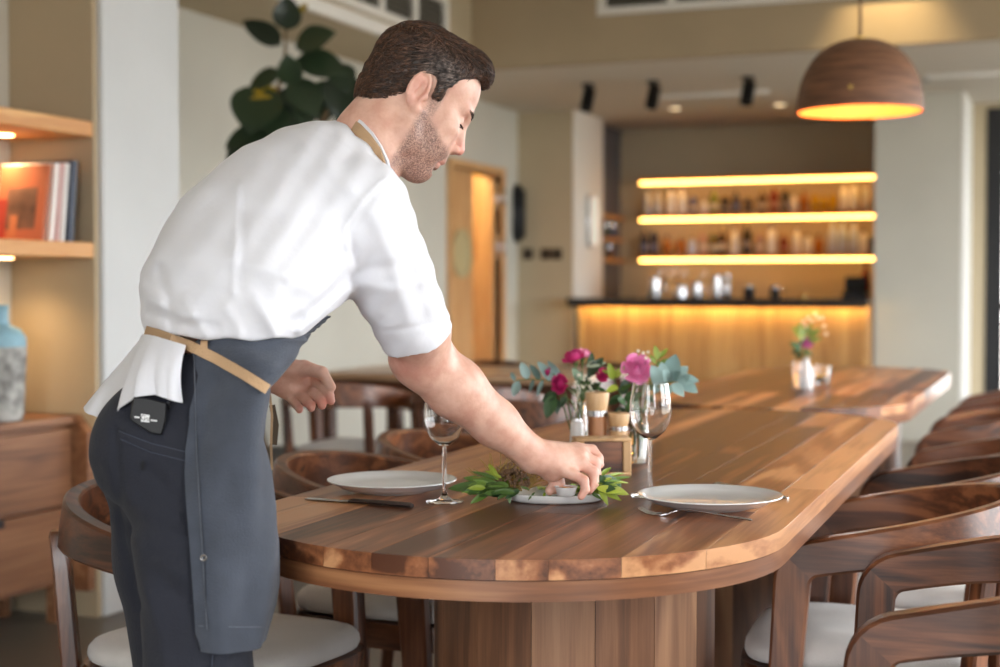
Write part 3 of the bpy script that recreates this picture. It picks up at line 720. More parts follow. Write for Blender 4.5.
# ================================================================== niche: shelves, books, vase, sideboard
zs = [onx(50, 240.5, XC-.02)[2], onx(50, 114.5, XC-.02)[2]]
sth = 16*5.0/F_PX
for z, lb in zip(zs, ('lower oak wall shelf holding the books', 'upper oak wall shelf with a light beneath')):
    t = thing('wall_shelf', lb, 'shelf', (XN, 3.55, z), 0, 'oak niche shelves')
    MB().bx(.001, XC-.02-XN, -1.0, YC0-.026-3.55, -sth, 0, .004).build('board', M['shelf_wood'], t)
    pl_ = onx(3, 143 if z > 1.4 else 259, XN+.13); pk = (.13, float(pl_[1])-3.55, 0)
    MB().lathe([(.0, -sth-.004), (.035, -sth-.004), (.035, -sth-.0005)], 16, pk).build('puck_light', emit('shelf_puck', srgb(255, 206, 140), 12), t)
    ld = bpy.data.lights.new('puck_glow', 'SPOT'); ld.energy = 9; ld.color = (1, .66, .34); ld.spot_size = 2.4; ld.spot_blend = 1; ld.shadow_soft_size = .04
    lo = bpy.data.objects.new('puck_glow', ld); COL.objects.link(lo); lo.parent = t; lo.location = (pk[0], pk[1], -sth-.012)
def book(lb, y, w, h, th, lean, cover, depth_x, mats=None, pic=False):
    """stands on the lower shelf, spine/cover towards -Y; leans back towards +Y"""
    t = thing('book', lb, 'book', (XN+depth_x, y, zs[0]+.0008), 0, 'books on the niche shelf')
    t.rotation_euler = (-lean, 0, 0)
    MB().bx(0, w, 0, .003, 0, h, .001).build('front_cover', cover, t)
    MB().bx(0, w, th-.003, th, 0, h, .001).build('back_cover', cover, t)
    MB().bx(.004, w-.003, .0032, th-.0032, .003, h-.003).build('pages', simple('book_pages', srgb(236, 226, 212), .8), t)
    MB().bx(w-.0028, w, .0031, th-.0031, 0, h, .0008).build('spine', mats or cover, t)
    if pic:
        MB().bx(w*.20, w*.82, -.0012, -.0001, h*.16, h*.70).build('cover_photograph', simple('cover_photo', srgb(112, 82, 66), .5, var=.5, vscale=14), t)
        MB().bx(w*.3, w*.46, -.002, -.0013, h*.05, h*.34).build('cover_figure', simple('cover_fig', srgb(190, 120, 80), .5), t)
        MB().bx(w*.0, w*.22, -.002, -.0013, 0, h*.55).build('cover_red_block', simple('cover_red', srgb(164, 58, 44), .5), t)
    return t
bk = lambda c: simple('cover_%d_%d_%d' % c, srgb(*c), .45)
by = YC0-.026
book('large orange picture book facing out, front of the row', by-.20, .20, .262, .016, .16, bk((184, 108, 76)), .095, pic=True)
book('white spined book directly behind the orange book', by-.178, .225, .268, .022, .14, bk((232, 222, 214)), .085, bk((236, 230, 224)))
book('thin pink and white book between white and navy books', by-.150, .232, .266, .012, .13, bk((220, 176, 172)), .085, bk((226, 200, 196)))
book('second white spined book next to the navy book', by-.134, .24, .27, .016, .12, bk((236, 234, 230)), .085)
book('navy blue book at the back of the leaning row', by-.112, .262, .28, .026, .10, bk((46, 54, 72)), .075)
p = onx(4, 414, -3.36); CABZ = .71
t = thing('ceramic_vase', 'weathered grey vase with a turquoise shoulder on the sideboard', 'vase', (-3.36, p[1]-.02, CABZ+.0006))
vm, tt, pp = nt('weathered_glaze'); L = tt.links.new
tc = N(tt, 'ShaderNodeTexCoord'); no = N(tt, 'ShaderNodeTexNoise'); no.inputs['Scale'].default_value = 22; no.inputs['Detail'].default_value = 8; L(tc.outputs['Object'], no.inputs['Vector'])
cr = N(tt, 'ShaderNodeValToRGB'); cr.color_ramp.elements[0].position = .35; cr.color_ramp.elements[0].color = srgb(112, 110, 106); cr.color_ramp.elements[1].position = .65; cr.color_ramp.elements[1].color = srgb(186, 184, 178); L(no.outputs['Fac'], cr.inputs[0])
L(cr.outputs[0], pp.inputs['Base Color']); pp.inputs['Roughness'].default_value = .7
vb = MB().lathe([(.07, 0), (.078, .02), (.082, .12), (.088, .22), (.088, .245)], 28).build('body', vm, t)
MB().lathe([(.0885, .245), (.086, .275), (.07, .30), (.035, .318), (.030, .335), (.03, .37), (.036, .382), (.028, .382), (.022, .34)], 28, cap=False).build('shoulder', simple('turquoise_glaze', srgb(134, 172, 186), .5, var=.15, vscale=20), t)
# sideboard: front looks along +X
cfx = -3.262
c_far = YC0-.03; c_near = 2.55
zt = CABZ
t = thing('sideboard', 'walnut sideboard with wide drawers under the niche shelves', 'sideboard', (-3.44, (c_far+c_near)/2, 0))
ym = (c_far+c_near)/2; x0, x1 = XN+.005+3.44, cfx+3.44
MB().bx(x0, x1+.012, c_near-ym, c_far-ym, zt-.028, zt, .003).build('top', M['cab_wood'], t)
MB().bx(x0, x1-.02, c_near-ym, c_far-ym, .13, zt-.0285).build('carcass', M['cab_wood'], t)
for ya, yb_ in ((c_near-ym+.02, -.01), (.01, c_far-ym-.04)):
    for z0, z1 in ((.15, .395), (.405, .665)):
        d = MB().bx(x1-.0195, x1+.004, ya, yb_, z0, z1, .003).build('drawer', M['cab_wood'], t)
        if z0 < .3: MB().bx(x1+.002, x1+.0055, (ya+yb_)/2-.05, (ya+yb_)/2+.05, z1-.025, z1+.003, .001).build('finger_pull', M['black'], d)
# protruding end panel with a raked top corner
e = [(x0, .10), (x1+.065, .10), (x1+.065, zt-.06), (x1+.012, zt+.0), (x0, zt+.0)]
mb = MB(); n = len(e); ye0, ye1 = c_far-ym-.036, c_far-ym-.001
mb.add([(x, ye0, z) for x, z in e]+[(x, ye1, z) for x, z in e], [tuple(range(n)), tuple(range(n, 2*n))[::-1]]+[(k, n+k, n+(k+1) % n, (k+1) % n) for k in range(n)])
mb.build('end_panel', M['cab_wood'], t)
for yy in (c_near-ym+.06, c_far-ym-.10):
    for xx in (x0+.03, x1-.03): MB().bx(xx-.02, xx+.02, yy-.02, yy+.02, 0, .13, .002).build('leg', M['cab_wood'], t)
# ================================================================== what is laid on the near table
TZ = TT+.0006
def at_table(px, py): p = onz(px, py, TT); return (p[0], p[1], TZ)
def plate(label, px, py, r):
    t = thing('dinner_plate', label, 'plate', at_table(px, py), 0, 'dinner plates')
    k = r/.128
    pr = [(0, .003), (.058*k, .003), (.062*k, 0), (.068*k, 0), (.072*k, .005), (.100*k, .0085), (.108*k, .014), (.124*k, .0205), (.128*k, .0225), (.1275*k, .0245), (.123*k, .0240), (.106*k, .0185), (.095*k, .0150), (.06*k, .0135), (0, .0130)]
    MB().lathe(pr, 64, cap=False).build('plate_body', simple('grey_white_glaze', srgb(214, 214, 214), .22, coat=.3), t, 60)
    return t
plate('white dinner plate beside the right wine glass', 710, 507.5, .128)
plate('white dinner plate at the left place setting beside the knife', 392, 491.5, .124)
def wine_glass(label, px, py, h, rot=0):
    t = thing('wine_glass', label, 'glass', at_table(px, py), rot, 'wine glasses')
    k = h/.21
    bowl = [(.0001, .1041), (.0035, .1042), (.012, .107), (.027, .120), (.0365, .140), (.0388, .157), (.0375, .178), (.0335, .205), (.0325, .210), (.0316, .2098), (.0326, .205), (.0366, .178), (.0379, .157), (.0357, .141), (.0262, .1215), (.012, .109), (.0001, .108)]
    foot = [(.0001, 0), (.035, 0), (.0358, .0012), (.033, .0024), (.015, .0052), (.0065, .010), (.0042, .02), (.0036, .05), (.0036, .09), (.0036, .1035)]
    MB().lathe([(r*k, z*k) for r, z in bowl], 40).build('bowl', M['glass'], t, 60)
    MB().lathe([(r*k, z*k) for r, z in foot], 32).build('stem_and_foot', M['glass'], t, 60)
wine_glass('clear wine glass left of the leaf wreath, half hidden by the forearm', 444.5, 502, .205)
wine_glass('clear wine glass in front of the flowers, beside the right plate', 650, 496, .212)
# cutlery
def cutlery(label, name, path_px, prof, zprof, mat2=None):
    """path along the table, prof: (s, half width, half thickness)"""
    a, b = np.array(at_table(*path_px[0])), np.array(at_table(*path_px[1])); d = b-a; Ln = np.linalg.norm(d); d /= Ln; n = np.array([-d[1], d[0], 0])
    t = thing(name, label, 'cutlery', tuple(a))
    rings = []
    for (s_, hw_, ht), z in zip(prof, zprof):
        c = d*Ln*s_+np.array([0, 0, z+ht])
        rings.append([tuple(c+n*hw_*x+np.array([0, 0, ht*y])) for x, y in ((-1, 0), (-.7, .8), (0, 1), (.7, .8), (1, 0), (.7, -.8), (0, -1), (-.7, -.8))])
    return t, rings, d, n, Ln
t, rg, d, n, Ln = cutlery('steel fork lying against the front of the right plate', 'fork', ((639, 514), (752, 521)), [(0.34, .004, .0010), (.42, .0028, .0015), (.55, .0032, .0016), (.7, .0038, .0017), (.85, .0048, .0017), (.97, .0054, .0015), (1, .004, .001)], [.0085, .0105, .0085, .005, .002, .0005, 0])
MB().loft(rg).build('handle', M['steel'], t, 60)
hd = []
for s_, hw_, z in ((.18, .0115, .0005), (.22, .0118, .0010), (.27, .0095, .003), (.31, .006, .006), (.35, .004, .0085)):
    c = d*Ln*s_+np.array([0, 0, z]); hd.append([tuple(c+n*hw_*x+np.array([0, 0, y])) for x, y in ((-1, 0), (1, 0), (1, .002), (-1, .002))])
MB().loft(hd).build('fork_head', M['steel'], t, 60)
for j in range(4):
    o = (-.0098+.0065*j)
    pts = [tuple(d*Ln*s_+n*o+np.array([0, 0, z])) for s_, z in ((.19, .002), (.14, .0015), (.08, .003), (.03, .0075), (0.0, .0115))]
    MB().tube(pts, [.0016, .0016, .0015, .0013, .0007], 6).build('tine', M['steel'], t)
t, rg, d, n, Ln = cutlery('steel knife with a dark handle in front of the left plate', 'table_knife', ((306, 499.5), (412, 508)), [(0, .004, .0012), (.02, .0085, .0018), (.2, .0095, .0016), (.38, .0085, .0018), (.42, .006, .003)], [0, 0, 0, 0, 0])
MB().loft(rg).build('blade', M['steel'], t, 60)
def bar_along(a, d, n, Ln, prof):
    rings = []
    for s_, hw_, ht in prof:
        c = d*Ln*s_+np.array([0, 0, ht]); rings.append([tuple(c+n*hw_*x+np.array([0, 0, ht*y])) for x, y in ((-1, 0), (-.7, .8), (0, 1), (.7, .8), (1, 0), (.7, -.8), (0, -1), (-.7, -.8))])
    return MB().loft(rings)
bar_along(None, d, n, Ln, [(.421, .006, .003), (.46, .0075, .0042), (.75, .0085, .0046), (.97, .0095, .0046), (1, .007, .003)]).build('handle', simple('dark_handle', srgb(52, 40, 36), .35), t, 60)
t, rg, d, n, Ln = cutlery('steel knife lying behind the right plate, only its tip showing', 'table_knife', ((788, 499), (715, 486)), [(0, .0035, .0012), (.03, .0075, .0018), (.3, .0090, .0016), (.5, .0085, .0018), (.55, .005, .003), (.62, .007, .004), (.95, .009, .0045), (1, .007, .003)], [0]*8)
MB().loft(rg).build('blade', M['steel'], t, 60)

# small ramekin in the hand, long white tray under the leaves
tc_ = at_table(556, 500.5)
t = thing('serving_tray', 'low oval white tray under the leaf wreath', 'tray', tc_, YAW)
def oval(rx, ry, z, n=40): return [(rx*math.cos(2*PI*k/n), ry*math.sin(2*PI*k/n), z) for k in range(n)]
MB().loft([oval(.080, .055, 0), oval(.088, .062, .004), oval(.094, .067, .013), oval(.095, .068, .0165), oval(.092, .065, .0165), oval(.085, .059, .007), oval(.04, .03, .006), oval(.001, .001, .006)]).build('tray_body', M['ceramic'], t, 60)
rp = atd(566, 491, 2.635)
t = thing('ramekin', 'small white ramekin held between the fingertips', 'dish', (rp[0], rp[1], rp[2]-.008))
MB().lathe([(.013, 0), (.016, .001), (.0195, .014), (.021, .016), (.0195, .0165), (.0175, .013), (.013, .004), (.0001, .004)], 32).build('dish_body', M['ceramic'], t, 60)
MB().lathe([(.0176, .0128), (.01, .015), (.0001, .0155)], 24, cap=False).build('sauce', simple('amber_sauce', srgb(214, 150, 40), .3), t)

# wooden caddy with mills behind
cb = at_table(603, 475)
t = thing('table_caddy', 'pale wooden box caddy, its dark open front filled by a panel', 'box', cb, YAW+.1)
PALE = wood('beech', (srgb(176, 132, 88), srgb(206, 166, 120), srgb(222, 188, 146)), (10, 10, 1.2), .5, perobj=.1)
MB().bx(-.062, .055, -.03, .03, 0, .008, .002).build('base', PALE, t)
MB().bx(-.062, .055, .024, .03, .008, .072, .002).build('rear_panel', PALE, t)
for x in (-.062, .037): MB().bx(x, x+.018, -.03, .024, .008, .072, .002).build('side_panel', PALE, t)
MB().bx(-.062, .055, -.031, .031, .0722, .079, .002).build('lid', PALE, t)
MB().bx(-.0435, .0365, -.026, -.020, .008, .072, .001).build('shade_panel', M['chair_wood'], t)  # dark wood sheet standing in for the shade of the open front
def mill(label, px, py, h, r, lowmat, group='wooden mills'):
    t = thing('pepper_mill', label, 'mill', at_table(px, py), 0, group)
    MB().lathe([(r*.98, 0), (r, .003), (r*.82, h*.40), (r*.86, h*.66)], 28).build('body', lowmat, t, 50)
    MB().lathe([(r*.9, h*.6605), (r*.9, h*.735)], 28).build('steel_ring', M['steel'], t, 50)
    MB().lathe([(r*.85, h*.736), (r*.95, h*.8), (r*1.08, h*.955), (r*1.04, h*.968)], 28).build('head', PALE, t, 50)
    MB().lathe([(.004, h*.9685), (.0055, h*.975), (.006, h*.99), (.003, h)], 14).build('knob', M['steel'], t, 50)
MIDW = wood('cherry', (srgb(150, 100, 66), srgb(184, 130, 90), srgb(200, 150, 108)), (10, 10, 1.2), .5, perobj=.1)
mill('taller wooden pepper mill with pale head and steel ring', 597, 467, .168, .0245, MIDW)
mill('shorter pale wooden mill with steel ring beside the wine glass', 618.5, 467.5, .122, .0225, PALE)
t = thing('salt_shaker', 'slim white salt shaker left of the tall mill', 'shaker', at_table(577, 464.5))
MB().lathe([(.0165, 0), (.0175, .003), (.0165, .05), (.0145, .088), (.012, .096)], 24).build('body', M['ceramic'], t, 60)
MB().lathe([(.0118, .0962), (.011, .101), (.0001, .104)], 20).build('cap', M['steel'], t, 60)
# ================================================================== leaves and flowers
def leaf_mesh(name, mat, w=.42, fold=.18, curl=.25, nu=8, tip=1.0):
    """unit leaf along +Y, width w, upper side +Z"""
    mb = MB()
    def fn(a, b):
        y = a; s_ = (b-.5)*2
        hw = w*.5*(math.sin(PI*min(1, a**.8))**.75 if tip else math.sqrt(max(0, 1-(2*a-1)**2)))
        return (s_*hw, y, abs(s_)*hw*fold-curl*(a-.25)**2*.6+.02*math.sin(a*9)*s_*w)
    mb.grid(fn, nu, 4, .006)
    return mb.mesh(name, mat, 60)
def place_leaf(parent, me, base, tip, up=(0, 0, 1), wscale=1.0, name='leaf'):
    """base/tip in world; parent is a thing with identity rotation"""
    b, t = Vector(base), Vector(tip); y = t-b; L_ = y.length; y.normalize()
    z = Vector(up); z = z-y*z.dot(y); z = z.normalized() if z.length > 1e-4 else y.orthogonal().normalized(); x = y.cross(z)
    o = link(name, me, parent)
    m = Matrix(((x.x*L_*wscale, y.x*L_, z.x*L_, b.x), (x.y*L_*wscale, y.y*L_, z.y*L_, b.y), (x.z*L_*wscale, y.z*L_, z.z*L_, b.z), (0, 0, 0, 1)))
    pl = parent.location
    m.translation = b-Vector(pl)
    o.matrix_local = m
    return o
def leafmat(name, c1, c2, rough=.4, trans=.0):
    m, t, p = nt(name); L = t.links.new
    oi = N(t, 'ShaderNodeObjectInfo'); cr = N(t, 'ShaderNodeValToRGB'); cr.color_ramp.elements[0].color = srgb(*c1); cr.color_ramp.elements[1].color = srgb(*c2)
    L(oi.outputs['Random'], cr.inputs[0]); L(cr.outputs[0], p.inputs['Base Color']); p.inputs['Roughness'].default_value = rough
    return m
G_DARK = leafmat('dark_leaf', (30, 58, 30), (62, 96, 48)); G_MID = leafmat('mid_leaf', (56, 84, 36), (104, 132, 52)); G_LIME = leafmat('lime_leaf', (104, 128, 38), (160, 172, 62)); G_EUC = leafmat('eucalyptus_leaf', (104, 134, 130), (150, 176, 172), .6); G_GREY = leafmat('grey_leaf', (130, 158, 130), (176, 196, 168), .6)
G_RUB = leafmat('rubber_leaf', (26, 40, 28), (50, 66, 44), .28); G_STEM = simple('green_stem', srgb(84, 112, 54), .6); BROWN = simple('brown_stem', srgb(112, 88, 60), .7)
LM = {k: leaf_mesh('leaf_'+k, m, w) for k, m, w in (('dark', G_DARK, .55), ('mid', G_MID, .42), ('lime', G_LIME, .45), ('euc', G_EUC, .72), ('grey', G_GREY, .5), ('rub', G_RUB, .52), ('rub_lit', leafmat('yellow_lit_leaf', (196, 158, 40), (150, 130, 40), .3), .5), ('thin', G_MID, .18))}  # gold rubber leaves: yellow light painted into the leaf colour
def rose(label, px, py, d, rp, c_out, c_in, foot, facing=(0.0, -.7, .6), group='roses'):
    """rose head of rp pixels radius at depth d; stem runs to foot (world)"""
    c = atd(px, py, d); r = rp*d/F_PX
    t = thing('rose', label, 'flower', tuple(foot), 0, group)
    f = Vector(C_R)*facing[0]+Vector(C_F)*(-facing[1])*-1+Vector((0, 0, 1))*facing[2]
    f = (Vector(C_R)*facing[0]+Vector(C_F)*facing[1]+Vector((0, 0, 1))*facing[2]).normalized()
    Mx = Vector((0, 0, 1)).rotation_difference(f).to_matrix(); cv = Vector(c)-Vector(foot)
    mo = leafmat('petal_%d_%d' % (px, py), c_out, tuple(int(a*.6+b*.4) for a, b in zip(c_out, c_in)), .55); mi = leafmat('petal_in_%d_%d' % (px, py), c_in, tuple(int(a*.4+b*.6) for a, b in zip(c_out, c_in)), .55)
    rg = random.Random(px)
    for ring_, (n_, rad, ht, op, wd) in enumerate(((3, .14, .50, -.75, 1.25), (3, .26, .52, -.5, 1.2), (4, .40, .50, -.28, 1.15), (5, .56, .44, -.08, 1.15), (6, .74, .30, .12, 1.1), (6, .86, .08, .32, 1.0))):
        for k in range(n_):
            a0 = 2*PI*k/n_+ring_*.9+rg.uniform(-.15, .15); span = 2*PI/n_*wd
            def fn(u, v, a0=a0, span=span, rad=rad, ht=ht, op=op):
                s_ = (u-.5)*2
                aa = a0+(u-.5)*span*(.5+.5*math.sin(PI*min(v*.75+.12, 1)))
                bul = math.sin(min(v, .62)/.62*PI/2)          # swells from the base, then turns in or out at the lip
                rr = rad*bul*(1+op*max(0, v-.55)/.45)+.04*s_*(1 if k % 2 else -1)*rad
                z = -.5+(ht+.5)*v-.16*s_*s_*v*v-(.12*op if op > 0 else 0)*max(0, v-.7)/.3
                return Mx @ (Vector((rr*math.cos(aa), rr*math.sin(aa), z))*r)+cv
            mb = MB(); mb.grid(fn, 6, 8, r*.02); mb.build('petal', mo if ring_ > 1 else mi, t, 70)
    mb = MB().lathe([(.001, -.3*r), (.10*r, -.1*r), (.12*r, .3*r), (.07*r, .44*r), (.001, .46*r)], 10, tuple(cv), tuple(f)); mb.build('heart', mi, t, 70)
    mb = MB(); b = cv-f*(r*.45); q = Vector((0, 0, .004)); m_ = (b+q)/2+Vector((0, 0, .02))
    mb.tube([tuple(b), tuple(b*.75+m_*.25-f*.004), tuple(m_), tuple(q)], [.0022, .002, .002, .002], 6).build('stem', G_STEM, t)
    mb = MB().lathe([(0.0001, -.02*1), (r*.3, -.006), (r*.35, .004)], 10, tuple(b), tuple(f)); mb.build('calyx', G_STEM, t)
    return t
def sprig(name, label, foot, spine_px, d, leaves, group=None, stemmat=None, rad=.0016, cat='foliage'):
    """spine_px: pixels of the stem (at depth d); leaves: (kind, base_px, tip_px, depth offset, up, wscale)"""
    t = thing(name, label, cat, tuple(foot), 0, group)
    pts = [Vector((0, 0, .004))]+[Vector(atd(x, y, d))-Vector(foot) for x, y in spine_px]
    MB().tube([tuple(p) for p in pts], [rad*1.2]+[rad]*(len(pts)-2)+[rad*.5], 6).build('stem', stemmat or G_STEM, t)
    for kind, b, tp, dd, up, ws in leaves:
        place_leaf(t, LM[kind], atd(b[0], b[1], d+dd*.5), atd(tp[0], tp[1], d+dd), up, ws)
    return t
UPC = tuple(-C_F*.8+np.array([0, 0, .5]))
# ---- vases on the near table
bv = at_table(580, 458)
t = thing('bottle_vase', 'slim clear bottle vase of pink roses behind the salt shaker', 'vase', bv)
MB().lathe([(.001, .0), (.019, 0), (.020, .004), (.0195, .05), (.018, .085), (.0145, .10), (.0140, .125), (.0155, .128), (.0125, .128), (.0122, .10), (.016, .083), (.0175, .05), (.017, .008), (.001, .006)], 28).build('glass_body', M['glass'], t, 60)
gv = at_table(633, 462.5)
t = thing('glass_vase', 'wide clear glass vase holding the large pink rose', 'vase', gv)
MB().lathe([(.001, .0), (.029, 0), (.031, .004), (.031, .10), (.033, .118), (.0305, .118), (.0285, .10), (.0285, .010), (.001, .008)], 32).build('glass_body', M['glass'], t, 60)
MB().lathe([(.001, .0105), (.0281, .0105), (.0281, .070), (.001, .070)], 28).build('water', glassy('water', (.97, 1, .98, 1), 0, 1.33), t, 60)
db, dg = dep(bv), dep(gv)
rose('bright pink rose at the top of the left bouquet', 573, 356, db, 10.5, (222, 70, 140), (200, 40, 116), (bv[0]+.004, bv[1]+.002, bv[2]+.008), (-.3, -.4, .8))
rose('pale pink half open rose behind the bright top rose', 584, 353, db+.03, 8, (236, 160, 190), (226, 110, 160), (bv[0]-.003, bv[1]+.004, bv[2]+.008), (.2, -.3, .9))
rose('magenta rose drooping at the lower left of the bouquet', 559, 384, db-.03, 9.5, (218, 52, 132), (186, 30, 104), (bv[0]-.005, bv[1]-.003, bv[2]+.008), (-.6, -.7, .1))
rose('small magenta rosebud between the two bouquets', 603, 375, db-.01, 6.5, (206, 40, 112), (170, 20, 84), (bv[0]+.006, bv[1]-.002, bv[2]+.008), (.1, -.9, .3))
rose('narrow magenta bud left of the bouquet among eucalyptus', 547, 372, db, 5, (214, 60, 136), (190, 40, 110), (bv[0]-.007, bv[1]+.0, bv[2]+.008), (-.8, -.4, .3))
rose('large open light pink rose in the glass vase', 637, 368, dg, 14.5, (238, 150, 196), (224, 96, 160), (gv[0]+.002, gv[1]-.003, gv[2]+.012), (.0, -.85, .4))
ft = lambda v, a, b, z=.008: (v[0]+a, v[1]+b, v[2]+z)
sprig('eucalyptus_sprig', 'eucalyptus sprig with oval blue leaves reaching left over the table', ft(bv, -.004, .006), [(581, 415), (578, 398), (563, 384), (545, 380), (528, 379), (515, 381)], db,
      [('euc', (528, 379), (521, 362), 0, UPC, .8), ('euc', (519, 381), (513, 396), -.01, UPC, .8), ('euc', (515, 381), (511, 372), .01, UPC, .7), ('euc', (540, 380), (530, 364), .02, UPC, .55), ('euc', (552, 381), (538, 361), 0, UPC, .6), ('euc', (543, 380), (537, 396), -.02, UPC, .4), ('euc', (561, 384), (548, 360), .02, UPC, .5), ('euc', (534, 379), (529, 393), .01, UPC, .4)], 'cut foliage in the vases')
sprig('leafy_sprig', 'dark green leaves hanging from the left side of the bouquet', ft(bv, -.008, -.004), [(578, 415), (572, 402), (560, 393), (552, 395)], db-.02,
      [('dark', (557, 393), (542, 401), -.02, UPC, 1.1), ('dark', (554, 395), (546, 418), -.03, UPC, 1.0), ('dark', (556, 398), (557, 414), -.02, UPC, 1.0), ('dark', (566, 396), (560, 408), 0, UPC, .9)], 'cut foliage in the vases')
sprig('leafy_sprig', 'grey green leaves in the middle of the left bouquet', ft(bv, .0, .008), [(581, 415), (582, 395), (586, 378), (592, 365)], db+.02,
      [('grey', (583, 385), (573, 368), -.03, UPC, 1), ('grey', (585, 380), (577, 376), -.05, UPC, 1), ('dark', (588, 376), (603, 357), -.02, UPC, .9), ('dark', (590, 370), (592, 352), 0, UPC, .8), ('grey', (586, 366), (606, 362), -.02, UPC, .8), ('dark', (586, 388), (600, 384), -.04, UPC, .9), ('dark', (582, 392), (590, 372), -.03, UPC, .8), ('mid', (583, 398), (572, 388), -.02, UPC, .8), ('dark', (588, 390), (606, 390), -.02, UPC, .8)], 'cut foliage in the vases')
sprig('leafy_sprig', 'lime green leaves between the bouquets above the mills', ft(gv, -.008, .0, .012), [(632, 430), (625, 405), (616, 385), (611, 370)], dg+.02,
      [('lime', (613, 380), (609, 363), -.03, UPC, 1), ('lime', (614, 378), (624, 366), -.02, UPC, 1), ('lime', (618, 386), (606, 392), -.04, UPC, 1), ('mid', (620, 390), (632, 384), -.03, UPC, 1), ('dark', (622, 396), (608, 404), -.02, UPC, 1), ('dark', (624, 400), (640, 392), -.02, UPC, 1.1), ('lime', (612, 374), (602, 370), -.01, UPC, .9), ('dark', (625, 408), (612, 418), 0, UPC, 1.1), ('dark', (627, 410), (645, 412), 0, UPC, 1), ('dark', (622, 395), (627, 378), -.01, UPC, 1), ('dark', (628, 414), (634, 398), -.03, UPC, 1), ('dark', (626, 404), (618, 398), -.04, UPC, 1.1)], 'cut foliage in the vases')
sprig('leafy_sprig', 'bright green leaves standing above the large rose', ft(gv, .006, .010, .012), [(636, 430), (645, 398), (654, 372), (660, 356)], dg+.04,
      [('lime', (658, 360), (655, 345), 0, UPC, 1), ('lime', (659, 358), (668, 348), 0, UPC, .9), ('mid', (656, 366), (672, 358), 0, UPC, .8), ('lime', (656, 364), (650, 354), 0, UPC, .9), ('dark', (648, 388), (662, 384), -.03, UPC, 1), ('dark', (645, 396), (655, 402), -.04, UPC, 1)], 'cut foliage in the vases')
sprig('eucalyptus_sprig', 'blue green eucalyptus cluster spilling to the right of the vase', ft(gv, .010, .002, .012), [(637, 430), (648, 400), (662, 384), (680, 380), (692, 388)], dg,
      [('euc', (660, 385), (652, 365), -.02, UPC, .9), ('euc', (664, 383), (662, 362), -.01, UPC, .9), ('euc', (668, 382), (676, 354), 0, UPC, .9), ('euc', (672, 381), (688, 366), 0, UPC, .9), ('euc', (676, 380), (699, 380), -.02, UPC, .8), ('euc', (680, 382), (698, 392), -.03, UPC, .9), ('euc', (672, 383), (684, 396), -.04, UPC, .9), ('euc', (664, 385), (671, 393), -.05, UPC, .9), ('euc', (660, 386), (655, 392), -.05, UPC, .9), ('euc', (668, 381), (664, 370), -.05, UPC, 1), ('euc', (674, 379), (680, 372), -.05, UPC, 1), ('euc', (682, 382), (690, 374), -.02, UPC, .9)], 'cut foliage in the vases')
def gyp(label, foot, root_px, heads, d, r=.0032):
    t = thing('gypsophila_sprig', label, 'flower', tuple(foot), 0, 'white filler flowers'); st_ = MB()
    rt = Vector(atd(root_px[0], root_px[1], d))-Vector(foot); st_.tube([(0, 0, .004), tuple(rt)], .0012, 5)
    wm = simple('cream_floret', srgb(236, 232, 214), .7)
    for x, y in heads:
        dd = random.uniform(-.03, .02); c = Vector(atd(x, y, d+dd))-Vector(foot); st_.tube([tuple(rt), tuple((rt+c)/2+Vector((0, 0, .006))), tuple(c)], .0006, 4)
        mb = MB()
        for k in range(6):
            a = k*PI/3; mb.box(tuple(c+Vector((math.cos(a)*r*.6, math.sin(a)*r*.3, math.sin(a)*r*.6))), (r, r, r), r*.3)
        mb.build('floret', wm, t)
    st_.build('stem', G_STEM, t)
random.seed(21)
gyp('tiny cream filler flowers low in the left bouquet', ft(bv, .003, -.006), (582, 402), [(575+random.random()*18, 374+random.random()*24) for _ in range(26)], db-.05)
gyp('tiny cream filler flowers above the large rose', ft(gv, -.004, .012, .012), (640, 395), [(638, 351), (643, 353), (646, 358), (640, 356), (650, 360), (633, 354), (648, 352), (655, 378), (659, 374)], dg+.03)
# ---- leaf wreath on the tray
wc = at_table(556, 500); dw = dep(wc)
t = thing('leaf_garland', 'garland of green and yellow leaves with a dried flower head round the tray', 'garland', (wc[0], wc[1], TZ+.017))
rg = random.Random(4)
def gl(kind, b, tp, dd=-.0, ws=1.0, d0=None): place_leaf(t, LM[kind], atd(b[0], b[1], (d0 or dw-.06)), atd(tp[0], tp[1], (d0 or dw-.06)+dd), UPC, ws)
for kind, b, tp, dd, ws in (('mid', (492, 488), (447, 487), .02, .9), ('mid', (490, 492), (470, 503), -.01, 1.1), ('mid', (500, 486), (462, 476), .03, .7), ('lime', (498, 480), (488, 462), .03, .7), ('lime', (502, 478), (484, 470), .02, .6), ('mid', (508, 488), (510, 504), -.01, .9), ('mid', (512, 490), (497, 499), -.01, 1.0), ('dark', (520, 490), (505, 498), -.01, .9),
                            ('mid', (530, 490), (520, 486), .0, .8), ('mid', (535, 492), (528, 500), -.01, .6), ('lime', (545, 492), (543, 500), -.01, .9), ('lime', (548, 493), (552, 499), -.01, .8), ('mid', (570, 493), (584, 500), -.0, .7), ('mid', (590, 492), (603, 500), -.0, .8), ('lime', (598, 488), (622, 500), .0, .9), ('lime', (600, 486), (630, 494), .0, 1.0), ('lime', (598, 484), (608, 505), -.02, .9), ('mid', (596, 482), (622, 478), .02, .6), ('lime', (600, 482), (630, 482), .02, .4), ('lime', (598, 478), (612, 466), .03, .6), ('mid', (596, 480), (606, 470), .03, .7), ('lime', (602, 478), (626, 472), .03, .35), ('mid', (590, 486), (598, 474), .02, .8), ('thin', (605, 480), (632, 476), .02, 1), ('thin', (500, 480), (470, 470), .02, 1), ('mid', (515, 482), (530, 476), .02, .5), ('dark', (586, 488), (600, 482), .03, .8)):
    gl(kind, b, tp, dd, ws*.72)
